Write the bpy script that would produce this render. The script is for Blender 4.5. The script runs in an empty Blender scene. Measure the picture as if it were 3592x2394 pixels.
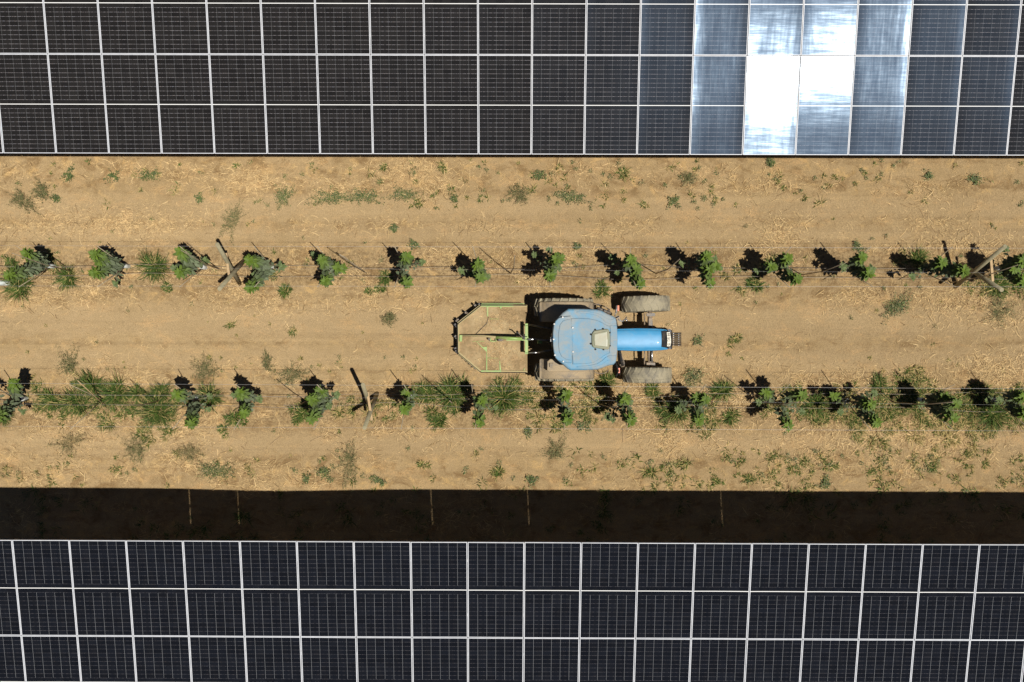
import bpy, math, random
from mathutils import Vector, Matrix, noise
R=math.radians
rnd=random.Random(7)
C=bpy.context.scene.collection
H=25.1            # camera height over the soil, metres
FP=3687.0         # focal length in photograph pixels
def W(nx,ny,z=0.0):
    d=H-z
    return Vector(((nx-1796)/FP*d, -(ny-1197)/FP*d, z))
def P(px,py,z=0.0): return W(px*1.52656,py*1.52656,z)
def T(x,y,z=0.0): return W(1560+x/2.6739,990+y/2.6739,z)
def M(x,y,z=0.0): return W(1580+x/5.6,1050+y/5.6,z)
def crop(ox,oy,s=2.6144):
    return lambda x,y,z=0.0: W(ox+x/s,oy+y/s,z)
C2=crop(0,800);C3=crop(900,800);C4=crop(1750,800);C5=crop(2692,800)
C6=crop(0,1250);C7=crop(900,1250);C8=crop(1800,1250);C9=crop(2692,1250)
SUN=Vector((.275,-.142,1)).normalized()

# ---------------------------------------------------------------- materials
class NT:
    def __init__(s,name):
        s.m=bpy.data.materials.new(name); s.m.use_nodes=True
        s.t=s.m.node_tree; s.n=s.t.nodes; s.l=s.t.links
        s.b=s.n['Principled BSDF']
    def new(s,t,**k):
        n=s.n.new(t)
        for a,v in k.items(): setattr(n,a,v)
        return n
    def set(s,sock,v):
        if hasattr(v,'is_output') or isinstance(v,bpy.types.NodeSocket): s.l.new(v,sock)
        else: sock.default_value=v
    def math(s,op,a,b=0.0,c=None,clamp=False):
        n=s.new('ShaderNodeMath',operation=op); n.use_clamp=clamp
        s.set(n.inputs[0],a); s.set(n.inputs[1],b)
        if c is not None: s.set(n.inputs[2],c)
        return n.outputs[0]
    def noise(s,scale,detail=4,rough=.55,vec=None,dist=0.0):
        n=s.new('ShaderNodeTexNoise'); n.inputs['Scale'].default_value=scale
        n.inputs['Detail'].default_value=detail; n.inputs['Roughness'].default_value=rough
        n.inputs['Distortion'].default_value=dist
        if vec is not None: s.l.new(vec,n.inputs['Vector'])
        return n.outputs['Fac']
    def ramp(s,f,lo,hi):
        n=s.new('ShaderNodeMapRange'); s.l.new(f,n.inputs['Value'])
        n.inputs['From Min'].default_value=lo; n.inputs['From Max'].default_value=hi
        n.interpolation_type='SMOOTHSTEP'
        return n.outputs['Result']
    def mix(s,f,a,b):
        n=s.new('ShaderNodeMix',data_type='RGBA')
        s.set(n.inputs['Factor'],f)
        for sock,v in ((n.inputs['A'],a),(n.inputs['B'],b)):
            pass
        ins=[i for i in n.inputs if i.type=='RGBA']
        s.set(ins[0],a if not isinstance(a,tuple) else (*a,1)); s.set(ins[1],b if not isinstance(b,tuple) else (*b,1))
        return [o for o in n.outputs if o.type=='RGBA'][0]
    def bump(s,h,strength,dist=.01,prev=None):
        n=s.new('ShaderNodeBump'); n.inputs['Strength'].default_value=strength
        n.inputs['Distance'].default_value=dist; s.l.new(h,n.inputs['Height'])
        if prev is not None: s.l.new(prev,n.inputs['Normal'])
        return n.outputs['Normal']
    def geo(s): return s.new('ShaderNodeNewGeometry').outputs['Position']
    def obj(s): return s.new('ShaderNodeTexCoord').outputs['Object']
    def vec(s,v,sc,loc=(0,0,0)):
        n=s.new('ShaderNodeMapping'); n.inputs['Scale'].default_value=sc; n.inputs['Location'].default_value=loc
        s.l.new(v,n.inputs['Vector']); return n.outputs['Vector']

DUST=(.50,.36,.22)
def surf(name,c1,c2=None,scale=6,rough=.6,metal=0,bump=.0,bscale=40,dust=0,dscale=4,spec=.5,dlo=.45,dhi=.62,coat=0,dustc=DUST):
    k=NT(name); p=k.obj()
    col=c1
    if c2: col=k.mix(k.ramp(k.noise(scale,5,.6,p),.35,.65),c1,c2)
    b=k.b; r=rough
    if dust:
        f=k.ramp(k.noise(dscale,7,.68,p,.4),dlo,dhi)
        f=k.math('MULTIPLY',f,dust)
        fine=k.ramp(k.noise(dscale*30,2,.5,p),.3,.7)
        f=k.math('MULTIPLY',f,k.math('MULTIPLY_ADD',fine,.4,.6))
        col=k.mix(f,col,dustc)
        r=k.math('MULTIPLY_ADD',f,.9-rough,rough)
        metal_s=k.math('MULTIPLY_ADD',f,-metal,metal); k.set(b.inputs['Metallic'],metal_s)
    else: b.inputs['Metallic'].default_value=metal
    k.set(b.inputs['Base Color'],(*col,1) if isinstance(col,tuple) else col)
    k.set(b.inputs['Roughness'],r); b.inputs['Specular IOR Level'].default_value=spec
    b.inputs['Coat Weight'].default_value=coat
    if bump: k.l.new(k.bump(k.noise(bscale,4,.6,p),bump),b.inputs['Normal'])
    return k.m

def ground_mat():
    k=NT('soil'); p=k.geo()
    sep=k.new('ShaderNodeSeparateXYZ'); k.l.new(p,sep.inputs[0]); Y=sep.outputs['Y']
    big=k.ramp(k.noise(.45,5,.55,p),.3,.7)
    streak=k.ramp(k.noise(1.0,5,.6,k.vec(p,(.16,2.6,1))),.3,.72)
    med=k.ramp(k.noise(5,6,.65,p),.3,.72)
    fine=k.ramp(k.noise(55,4,.7,p),.25,.75)
    grit=k.ramp(k.noise(190,2,.6,p),.2,.8)
    a=k.mix(big,(.345,.245,.122),(.400,.289,.152))
    a=k.mix(k.math('MULTIPLY',streak,.45),a,(.250,.172,.085))
    rut=k.ramp(k.noise(1.0,6,.65,k.vec(p,(.05,5.0,1),(0,7,0)),.1),.50,.68)
    a=k.mix(k.math('MULTIPLY',rut,.40),a,(.225,.152,.075))
    pale=k.ramp(k.noise(1.0,4,.6,k.vec(p,(.07,3.3,1),(2,3,0))),.52,.70)
    a=k.mix(k.math('MULTIPLY',pale,.40),a,(.47,.345,.18))
    a=k.mix(k.math('MULTIPLY',med,.38),a,(.43,.315,.175))
    # darker crumbly litter in the planted strips, smoother pale tracks between
    strip=k.new('ShaderNodeTexNoise')
    d1=k.math('ABSOLUTE',k.math('SUBTRACT',Y,1.75)); d2=k.math('ABSOLUTE',k.math('SUBTRACT',Y,-1.6))
    d=k.math('MINIMUM',d1,d2)
    dn=k.math('ADD',d,k.math('MULTIPLY',k.noise(1.3,4,.6,p),.9))
    plant=k.math('SUBTRACT',1.0,k.ramp(dn,.55,1.25))
    clod=k.ramp(k.noise(16,5,.7,p),.42,.62)
    a=k.mix(k.math('MULTIPLY',k.math('MULTIPLY',plant,clod),.85),a,(.17,.112,.055))
    # smooth pale wheel tracks; crumbly brown litter between them
    tr=None
    for yc,wd_ in ((3.18,.24),(2.55,.13),(.45,.34),(-.42,.20),(-2.42,.24)):
        q=k.math('SUBTRACT',1.0,k.ramp(k.math('ADD',k.math('ABSOLUTE',k.math('SUBTRACT',Y,yc)),k.math('MULTIPLY',k.noise(1.6,4,.6,p),.35)),wd_,wd_+.42))
        tr=q if tr is None else k.math('MAXIMUM',tr,q)
    rough_=k.math('SUBTRACT',1.0,k.math('MULTIPLY',tr,.85))
    brown=k.math('MULTIPLY',k.ramp(k.noise(2.3,7,.72,k.vec(p,(.8,1.2,1),(9,4,0)),.6),.47,.66),rough_)
    a=k.mix(k.math('MULTIPLY',brown,.85),a,(.215,.135,.060))
    gold=k.math('MULTIPLY',k.ramp(k.noise(3.1,7,.75,k.vec(p,(.9,1.1,1),(1,8,0)),.6),.52,.68),rough_)
    a=k.mix(k.math('MULTIPLY',gold,.70),a,(.53,.36,.155))
    a=k.mix(k.math('MULTIPLY',tr,.28),a,(.44,.33,.19))
    spot=k.ramp(k.noise(9,6,.75,p,.3),.60,.70)
    a=k.mix(k.math('MULTIPLY',spot,.55),a,(.17,.11,.055))
    # stained litter patches
    lit=k.math('MULTIPLY',k.ramp(k.noise(2.1,6,.7,k.vec(p,(.6,1.3,1),(3,1,0)),.5),.50,.66),k.ramp(k.noise(38,4,.8,p,.6),.40,.62))
    a=k.mix(k.math('MULTIPLY',lit,.62),a,(.56,.36,.165))
    sh=k.math('MULTIPLY_ADD',fine,.56,.72); sh2=k.math('MULTIPLY_ADD',grit,.5,.75)
    hs=k.new('ShaderNodeHueSaturation'); k.l.new(a,hs.inputs['Color'])
    k.l.new(k.math('MULTIPLY',sh,sh2),hs.inputs['Value'])
    k.l.new(hs.outputs['Color'],k.b.inputs['Base Color'])
    k.b.inputs['Roughness'].default_value=1; k.b.inputs['Specular IOR Level'].default_value=.1
    k.b.inputs['Diffuse Roughness'].default_value=1
    n1=k.bump(k.noise(14,6,.7,p),.9,.04)
    n2=k.bump(k.noise(90,4,.7,p),.55,.006,n1)
    k.l.new(n2,k.b.inputs['Normal'])
    return k.m

def leaf_mat(name,young,old,rough=.5,trans=.25,straw=None,spec=.4):
    k=NT(name)
    at=k.new('ShaderNodeAttribute',attribute_name='tint')
    sp=k.new('ShaderNodeSeparateColor'); k.l.new(at.outputs['Color'],sp.inputs[0])
    a=k.mix(sp.outputs[0],old,young)
    if straw: a=k.mix(sp.outputs[2],a,straw)
    hs=k.new('ShaderNodeHueSaturation'); k.l.new(a,hs.inputs['Color'])
    k.l.new(k.math('MULTIPLY_ADD',sp.outputs[1],.7,.65),hs.inputs['Value'])
    c=hs.outputs['Color']
    k.l.new(c,k.b.inputs['Base Color']); k.b.inputs['Roughness'].default_value=rough
    k.b.inputs['Specular IOR Level'].default_value=spec
    if trans:
        t=k.new('ShaderNodeBsdfTranslucent'); k.l.new(c,t.inputs['Color'])
        mx=k.new('ShaderNodeMixShader'); mx.inputs[0].default_value=trans
        k.l.new(k.b.outputs[0],mx.inputs[1]); k.l.new(t.outputs[0],mx.inputs[2])
        k.l.new(mx.outputs[0],k.n['Material Output'].inputs['Surface'])
    return k.m

def panel_mat(name,cell,linev,lineh,rough):
    k=NT(name)
    uv=k.new('ShaderNodeUVMap').outputs[0]
    sp=k.new('ShaderNodeSeparateXYZ'); k.l.new(uv,sp.inputs[0]); u,v=sp.outputs[0],sp.outputs[1]
    def line(coord,n,wid):   # distance to nearest cell gap, in cells
        f=k.math('FRACT',k.math('ADD',k.math('MULTIPLY',coord,n),.5))
        d=k.math('ABSOLUTE',k.math('SUBTRACT',f,.5))
        return k.math('LESS_THAN',d,wid)
    half=k.math('ABSOLUTE',k.math('SUBTRACT',v,.5))      # 0 at the middle seam
    notmid=k.math('GREATER_THAN',half,.047)
    lv=k.math('MULTIPLY',line(u,6,.0085),notmid)
    lh=line(v,22,.020)
    edge=k.math('GREATER_THAN',k.math('ABSOLUTE',k.math('SUBTRACT',u,.5)),.492)
    mid=k.math('LESS_THAN',half,.0038)
    p=k.obj()
    # each cell slightly different
    cu=k.math('FLOOR',k.math('MULTIPLY',u,6)); cv=k.math('FLOOR',k.math('MULTIPLY',v,22))
    cmb=k.new('ShaderNodeCombineXYZ'); k.l.new(cu,cmb.inputs[0]); k.l.new(cv,cmb.inputs[1])
    oi=k.new('ShaderNodeObjectInfo'); k.l.new(oi.outputs['Random'],cmb.inputs[2])
    wn=k.new('ShaderNodeTexWhiteNoise'); k.l.new(cmb.outputs[0],wn.inputs[0])
    c=k.mix(wn.outputs[0],tuple(x*.8 for x in cell),tuple(x*1.25 for x in cell))
    # fine printed busbars, ten to a cell
    bus=line(u,60,.05)
    c=k.mix(k.math('MULTIPLY',bus,.03),c,(.30,.28,.26))
    # orange and blue moiré dashes painted into the colour of the horizontal gaps
    dash=k.ramp(k.noise(60,1,.5,k.vec(p,(1,.02,1))),.42,.58)
    hb=k.math('MULTIPLY',lh,k.math('MULTIPLY_ADD',dash,.7,.3))
    tintc=k.mix(k.noise(120,1,.5,k.vec(p,(1,.1,1))),(.75,.42,.12),(.12,.35,.75))
    tintc=k.mix(.45,tintc,(.5,.5,.5))
    c=k.mix(k.math('MULTIPLY',hb,lineh),c,tintc)
    c=k.mix(k.math('MULTIPLY',lv,linev),c,(.62,.64,.66))
    c=k.mix(mid,c,(.82,.82,.80))
    # thin film of dust, more towards the lower edge, with rain streaks
    du=k.math('MULTIPLY',k.ramp(k.noise(3,6,.7,k.vec(p,(3,.8,1))),.35,.8),.010)
    c=k.mix(du,c,(.45,.38,.28))
    k.l.new(c,k.b.inputs['Base Color'])
    rr=k.math('MULTIPLY_ADD',k.noise(2.2,4,.6,p),.05,rough-.025)
    k.l.new(rr,k.b.inputs['Roughness']); k.b.inputs['Specular IOR Level'].default_value=.30
    k.b.inputs['Specular Tint'].default_value=(.62,.80,1,1)
    n=k.bump(k.noise(1.6,2,.5,k.vec(p,(2.6,.5,1))),.07,.02)
    n=k.bump(k.noise(2.4,2,.5,k.vec(p,(.45,3.2,1),(4,2,0))),.05,.012,n)
    n=k.bump(k.noise(45,2,.6,p),.03,.0010,n)
    k.l.new(n,k.b.inputs['Normal'])
    # the etched anti-reflective texture scatters a weak, bluish wide lobe round the sun's mirror image
    gl=k.new('ShaderNodeBsdfAnisotropic'); gl.inputs['Color'].default_value=(.30,.55,1,1); gl.inputs['Roughness'].default_value=.21
    mx=k.new('ShaderNodeMixShader'); mx.inputs[0].default_value=.0024
    k.l.new(k.b.outputs[0],mx.inputs[1]); k.l.new(gl.outputs[0],mx.inputs[2]); k.l.new(mx.outputs[0],k.n['Material Output'].inputs['Surface'])
    return k.m

MT={}
MT['soil']=ground_mat()
MT['panel_u']=panel_mat('panel_glass_upper',(.0150,.0140,.0135),.24,.85,.075)
MT['panel_l']=panel_mat('panel_glass_lower',(.0062,.0074,.0108),.48,.27,.075)
MT['alu']=surf('anodised_aluminium',(.70,.72,.76),(.62,.64,.68),8,.5,.0)
MT['galv']=surf('galvanised_steel',(.30,.31,.32),(.22,.23,.24),10,.5,.6,dust=.3)
MT['back']=surf('panel_backsheet',(.10,.10,.10),None,1,.6)
MT['blue']=surf('dusty_blue_paint',(.065,.265,.43),(.055,.235,.39),4,.5,bump=.03,dust=.85,dscale=2.6,dlo=.30,dhi=.64,dustc=(.38,.345,.28))
MT['hood']=surf('blue_bonnet_paint',(.045,.285,.53),(.04,.26,.49),4,.45,dust=.34,dscale=5,dlo=.4,dhi=.9,coat=.10,dustc=(.30,.34,.36))
MT['black']=surf('black_plastic',(.020,.020,.021),None,5,.75,dust=.10,dscale=8,spec=.15)
MT['iron']=surf('greasy_cast_iron',(.05,.05,.055),(.09,.085,.08),12,.5,.3,bump=.3,dust=.45,dscale=7)
MT['axle']=surf('dusty_axle_iron',(.10,.095,.09),None,12,.5,.2,bump=.3,dust=.75,dscale=9,dlo=.35,dhi=.6)
MT['rubber']=surf('dusty_tyre_rubber',(.060,.060,.062),(.10,.095,.088),6,.75,bump=.25,bscale=60,dust=1.0,dscale=3.2,dlo=.22,dhi=.62,dustc=(.40,.345,.225))
MT['fender']=surf('dusty_mudguard',(.10,.10,.105),None,6,.6,dust=1.0,dscale=2.3,dlo=.25,dhi=.55,dustc=(.43,.325,.19))
MT['rim']=surf('painted_rim',(.62,.62,.60),None,6,.5,dust=.5)
MT['steel']=surf('bare_steel',(.62,.62,.62),None,9,.25,.9,dust=.2,dscale=20)
MT['hatch']=surf('olive_hatch',(.25,.255,.165),(.29,.295,.20),3,.32,dust=.25,coat=.15)
MT['hatchframe']=surf('olive_hatch_frame',(.20,.215,.14),None,3,.55,dust=.3)
MT['glass']=surf('tinted_cab_glass',(.01,.014,.014),None,2,.08)
MT['orange']=surf('orange_lens',(.75,.14,.03),None,2,.3)
MT['plate']=surf('number_plate_white',(.80,.76,.62),None,2,.5)
MT['ink']=surf('number_plate_ink',(.09,.06,.05),None,2,.6)
MT['lime']=surf('lime_green_paint',(.27,.40,.10),(.23,.34,.09),8,.42,dust=.55,dscale=5,dlo=.48,dhi=.66)
MT['limedust']=surf('lime_paint_under_dust',(.28,.42,.11),None,8,.6,bump=.2,bscale=50,dust=1.0,dscale=2.2,dlo=.22,dhi=.36,dustc=(.43,.30,.175))
MT['deck']=surf('mower_deck_dust',(.40,.30,.165),(.25,.175,.09),2.4,.95,bump=.5,bscale=70,dust=.6,dscale=9,dustc=(.46,.31,.165),dlo=.5,dhi=.6,spec=.15)
MT['post']=surf('weathered_wood_post',(.25,.225,.135),(.33,.285,.175),9,.85,bump=.5,bscale=50)
MT['lath']=surf('pale_lath_wood',(.48,.34,.18),(.38,.26,.14),12,.8)
MT['cane']=surf('bamboo_cane',(.42,.35,.24),(.30,.24,.16),20,.7)
MT['riser']=surf('riser_pipe',(.20,.16,.11),(.30,.24,.16),10,.6)
MT['wire']=surf('galvanised_wire',(.50,.49,.48),None,3,.45,.3)
MT['hose']=surf('drip_hose',(.17,.15,.13),(.24,.21,.17),8,.6,dust=.4)
MT['bark']=surf('vine_bark',(.20,.155,.10),(.13,.10,.065),14,.9,bump=.5)
MT['sleeve']=surf('white_trunk_sleeve',(.66,.70,.68),(.5,.54,.52),8,.5,dust=.25)
MT['vine']=leaf_mat('vine_leaf',(.088,.138,.013),(.112,.135,.078),.6,.08,spec=.2)
MT['grass']=leaf_mat('grass_blade',(.098,.140,.026),(.052,.092,.022),.6,.06,(.46,.34,.14),spec=.2)
MT['weed']=leaf_mat('weed_leaf',(.12,.15,.032),(.055,.085,.028),.6,.1,(.38,.28,.13))
MT['scrub']=leaf_mat('scrub_leaf',(.13,.145,.045),(.09,.10,.038),.7,.1,(.38,.27,.13))
MT['straw']=leaf_mat('dry_straw',(.85,.64,.33),(.64,.45,.21),.75,.1,(.32,.20,.09),.2)

# ---------------------------------------------------------------- mesh helpers
class MB:
    def __init__(s): s.v=[];s.f=[];s.t=[];s.sm=[]
    def vert(s,p,t=(0,.5,0)):
        s.v.append(tuple(p)); s.t.append(t); return len(s.v)-1
    def face(s,idx,smooth=False): s.f.append(idx); s.sm.append(smooth)
    def box(s,c,d,rz=0,M4=None):
        c=Vector(c); m=Matrix.Rotation(rz,3,'Z') if M4 is None else M4
        n=len(s.v)
        for sx in(-1,1):
            for sy in(-1,1):
                for sz in(-1,1): s.vert(c+m@Vector((sx*d[0]/2,sy*d[1]/2,sz*d[2]/2)))
        for f in((0,1,3,2),(4,6,7,5),(0,4,5,1),(2,3,7,6),(0,2,6,4),(1,5,7,3)): s.face(tuple(n+i for i in f))
    def bar(s,a,b,w,h):
        a=Vector(a);b=Vector(b);d=b-a;L=d.length;x=d/L
        up=Vector((0,0,1)) if abs(x.z)<.95 else Vector((0,1,0))
        y=up.cross(x).normalized(); z=x.cross(y)
        s.box((a+b)/2,(L,w,h),M4=Matrix((x,y,z)).transposed())
    def tube(s,pts,r,seg=8,caps=True,rr=None,smooth=True):
        pts=[Vector(p) for p in pts]; rings=[]
        for i,p in enumerate(pts):
            d=(pts[min(i+1,len(pts)-1)]-pts[max(i-1,0)]).normalized()
            up=Vector((0,0,1)) if abs(d.z)<.9 else Vector((1,0,0))
            x=up.cross(d).normalized(); y=d.cross(x)
            q=rr[i] if rr else r
            rings.append([s.vert(p+x*q*math.cos(2*math.pi*j/seg)+y*q*math.sin(2*math.pi*j/seg)) for j in range(seg)])
        for a,b in zip(rings,rings[1:]):
            for j in range(seg): s.face((a[j],a[(j+1)%seg],b[(j+1)%seg],b[j]),smooth)
        if caps: s.face(tuple(reversed(rings[0]))); s.face(tuple(rings[-1]))
    def prism(s,poly,z0,z1,inset=0,dz=0):
        """poly: xy points; top ring optionally inset and the shoulder dz below the top"""
        pts=[Vector((p[0],p[1],0)) for p in poly]
        A=sum(pts[i].x*pts[(i+1)%len(pts)].y-pts[(i+1)%len(pts)].x*pts[i].y for i in range(len(pts)))
        if A<0: pts.reverse()
        n=len(pts); rings=[]
        def ring(k,z):
            out=[]
            for i in range(n):
                a=(pts[i]-pts[i-1]).normalized(); b=(pts[(i+1)%n]-pts[i]).normalized()
                na=Vector((-a.y,a.x,0)); nb=Vector((-b.y,b.x,0)); m=(na+nb)
                m=m/max(m.length_squared/2,.5)
                q=pts[i]+m*k; out.append(s.vert((q.x,q.y,z)))
            return out
        rings.append(ring(0,z0)); rings.append(ring(0,z1-dz))
        if inset:
            for a in (30,60,90):
                rings.append(ring(inset*(1-math.cos(R(a))),z1-dz+dz*math.sin(R(a))))
        for a,b in zip(rings,rings[1:]):
            for j in range(n): s.face((a[j],a[(j+1)%n],b[(j+1)%n],b[j]),False)
        s.face(tuple(reversed(rings[0]))); s.face(tuple(rings[-1]))
    def lathe(s,prof,c,seg=40,ang=0,close=True):
        """profile of (y,r) turned about the world y axis through c, then yawed"""
        m=Matrix.Rotation(ang,3,'Z'); c=Vector(c); rings=[]
        for k in range(seg):
            a=2*math.pi*k/seg
            rings.append([s.vert(c+m@Vector((r*math.cos(a),y,r*math.sin(a)))) for y,r in prof])
        n=len(prof)
        for k in range(seg):
            a=rings[k];b=rings[(k+1)%seg]
            for j in range(n if close else n-1):
                s.face((a[j],a[(j+1)%n],b[(j+1)%n],b[j]),True)
    def build(s,name,mat,parent=None,loc=None,uv=None):
        me=bpy.data.meshes.new(name)
        o0=Vector(loc) if loc is not None else Vector((0,0,0))
        me.from_pydata([tuple(Vector(p)-o0) for p in s.v],[],s.f)
        me.polygons.foreach_set('use_smooth',s.sm)
        a=me.color_attributes.new('tint','FLOAT_COLOR','POINT')
        fl=[]
        for t in s.t: fl+= [t[0],t[1],t[2],1]
        a.data.foreach_set('color',fl)
        me.materials.append(MT[mat]); me.update()
        o=bpy.data.objects.new(name,me); C.objects.link(o)
        o.location=o0
        if parent is not None:
            o.parent=parent; o.location=o0-Vector(parent.location) if loc is not None else -Vector(parent.location)
        return o
def tag(o,label=None,cat=None,group=None,kind=None):
    if label:o['label']=label
    if cat:o['category']=cat
    if group:o['group']=group
    if kind:o['kind']=kind
    return o
def empty(name,loc,label,cat,group=None):
    o=bpy.data.objects.new(name,None); C.objects.link(o); o.location=loc; o.empty_display_size=.2
    return tag(o,label,cat,group)
ORD=['first','second','third','fourth','fifth','sixth','seventh','eighth','ninth','tenth','eleventh','twelfth','thirteenth','fourteenth','fifteenth','sixteenth','seventeenth','eighteenth','nineteenth','twentieth','twenty-first','twenty-second']

# ---------------------------------------------------------------- ground
def gz(x,y):
    if abs(x)>15 or abs(y)>9: return 0.0
    z=.018*noise.noise(Vector((x*.7,y*1.6,0)))+.008*noise.noise(Vector((x*3,y*4,5)))
    for r in (1.75,-1.6): z+=.03*math.exp(-((y-r)/.35)**2)
    for t in (.95,-.75,2.95,-2.55): z-=.02*math.exp(-((y-t)/.22)**2)
    mx,my=P(640,1105).x,P(640,1105).y
    z+=.20*math.exp(-((x-mx)/2.0)**2-((y-my)/.8)**2)
    return z
def axis(lo,hi,fine,far):
    a=[]; x=lo
    while x<=hi+1e-6: a.append(x); x+=fine
    step=fine; l=lo; out=[]
    while l>-far: step*=1.8; l-=step; out.append(max(l,-far))
    step=fine; h=hi; out2=[]
    while h<far: step*=1.8; h+=step; out2.append(min(h,far))
    return out[::-1]+a+out2
xs=axis(-14,14,.09,400); ys=axis(-8.5,8.5,.07,400)
g=MB()
for y in ys:
    for x in xs:
        z=gz(x,y)
        if abs(x)<15 and abs(y)<9: z+=.007*noise.noise(Vector((x*9,y*9,2)))
        g.vert((x,y,z))
nx=len(xs)
for j in range(len(ys)-1):
    for i in range(nx-1): g.face((j*nx+i,j*nx+i+1,(j+1)*nx+i+1,(j+1)*nx+i),True)
tag(g.build('ground','soil'),kind='structure')
def G(p,dz=0): return Vector((p.x,p.y,gz(p.x,p.y)+dz))

# ---------------------------------------------------------------- solar panels
PW,PL=1.140,2.094; PITCH=1.154; LP=2.104; TILT=R(11.75)
def panel_meshes(matn,seed):
    r=random.Random(seed)
    f=MB(); w,l,t,fw=PW/2,PL/2,.035,.0125
    for sx in(-1,1): f.box((sx*(w-fw/2),0,0),(fw,PL,t))
    for sy in(-1,1): f.box((0,sy*(l-fw/2),0),(PW-2*fw,fw,t))
    # lower flange lips under the glass and backsheet
    f.box((0,0,-.012),(PW-2*fw,PL-2*fw,.004))
    fo=f.build('tmpf','alu'); fm=fo.data; bpy.data.objects.remove(fo)
    me=bpy.data.meshes.new('glass_sheet'); nx_,ny_=14,24; vs=[];uvs=[];fs=[]
    sx=r.uniform(.0008,.0022)*r.choice((1,1,-1)); sy=r.uniform(.001,.003); tw=r.uniform(-.0025,.0025)
    W2=w-fw; L2=l-fw
    for j in range(ny_+1):
        for i in range(nx_+1):
            a=i/nx_*2-1;b=j/ny_*2-1
            z=.013-sx*(1-a*a)-sy*(1-b*b)*(1-.5*a*a)+tw*a*b
            z-=.0026*(1-abs(a)**5)+0.0016*(1-abs(b)**7)
            vs.append((a*W2,b*L2,z)); uvs.append(((a+1)/2,(b+1)/2))
    for j in range(ny_):
        for i in range(nx_):
            q=j*(nx_+1)+i; fs.append((q,q+1,q+nx_+2,q+nx_+1))
    me.from_pydata(vs,[],fs); me.polygons.foreach_set('use_smooth',[True]*len(fs))
    ul=me.uv_layers.new(name='UVMap')
    for lp in me.loops: ul.data[lp.index].uv=uvs[lp.vertex_index]
    me.materials.append(MT[matn])
    return fm,me
def table(which,k0,k1,x0,edgeY,edgeZ,yaw,matn,from_top,rows,openk):
    var=[panel_meshes(matn,100+i+(50 if from_top else 0)) for i in range(5)]
    Rz=Matrix.Rotation(yaw,3,'Z'); Rx=Matrix.Rotation(TILT,3,'X'); B=Rz@Rx
    piv=Vector((0,edgeY,edgeZ))
    def at(u,s,n=0):      # u along the row, s up the slope from the reference edge
        return piv+B@Vector((u,s,n))
    rr=random.Random(3 if from_top else 11)
    ncol=k1-k0
    for row in range(rows):
        s0=-(row+.5)*LP if from_top else (row+.5)*LP
        for k in range(k0,k1):
            u=x0+(k+.5)*PITCH
            i=k-k0
            name=ORD[i]
            if from_top: rl=['top row','second row','third row','fourth row'][row]
            else: rl=['front row','back row'][row]
            look='dark solar panel'
            dx,dy=rr.gauss(0,.0035),rr.gauss(0,.0030)
            if not from_top and row==0:
                if k==13: look='solar panel washed white by glare'; dx,dy=.012,-.013
                if k==14: look='solar panel glaring white above'; dx,dy=-.007,.001
                if k==12: look='solar panel hazed pale blue'; dx,dy=.002,-.004
                if k==15: look='solar panel with bluish haze'; dx,dy=-.004,.002
            if not from_top and row==1:
                if k==13: look='solar panel streaked by glare'; dx,dy=.003,-.010
                if k==14: look='solar panel whitened by glare'; dx,dy=-.003,-.009
            if from_top: look='clean blue-black solar panel'
            lab=f"{look}, {name} from left in {rl} of {which} array"
            e=empty('solar_panel',at(u,s0),lab,'solar panel',f'solar panels of the {which} array')
            tm=(B@Matrix.Rotation(dy,3,'X')@Matrix.Rotation(dx,3,'Y'))
            e.rotation_euler=tm.to_euler()
            fm,gm=var[rr.randrange(5)]
            for nm,dd in (('frame',fm),('glass_sheet',gm)):
                o=bpy.data.objects.new(nm,dd); C.objects.link(o); o.parent=e
    # rack below
    a0=x0+k0*PITCH; a1=x0+k1*PITCH
    sg=-1 if from_top else 1; L=rows*LP
    e=empty('panel_rack',(0,edgeY,0),f'galvanised steel rack carrying the {which} solar array','rack')
    for s in ((.42,1.62,2.5,3.75) if rows==2 else (.42,1.62,2.5,3.75,4.7,5.8,6.8,7.9)):
        m=MB(); m.bar(at(a0,sg*s,-.055),at(a1,sg*s,-.055),.06,.07); m.build('purlin','galv',e)
    for k in range(k0,k1+1):
        s_a=.85 if k in openk else .06  # rafter starts farther in at open gaps, shaped to pass slits of sun
        m=MB(); m.bar(at(x0+k*PITCH,sg*s_a,-.135),at(x0+k*PITCH,sg*(L-.06),-.135),.07,.08); m.build('rafter','galv',e)
        if k in openk: continue
        m=MB(); m.bar(at(x0+k*PITCH,sg*.03,-.045),at(x0+k*PITCH,sg*.30,-.045),.05,.05)
        m.bar(at(x0+k*PITCH,sg*.28,-.045),at(x0+k*PITCH,sg*.38,-.045),.05,.05); m.build('gap_sun_stop','galv',e)  # strips added under the panel gaps to stop sunlight falling through
    for k in range(k0,k1+1,4):
        for s in (.95,L-.8):
            t=at(x0+k*PITCH,sg*s,-.2); m=MB(); m.box((t.x,t.y,t.z/2-.1),(.10,.10,t.z+.2)); m.build('post','galv',e)
table('upper',-2,20,-9.963,4.080,2.11,R(-.13),'panel_u',False,2,())
table('lower',-1,21,-10.135,-4.075,3.78,R(-.27),'panel_l',True,4,(3,4,8,10,14))

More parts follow.
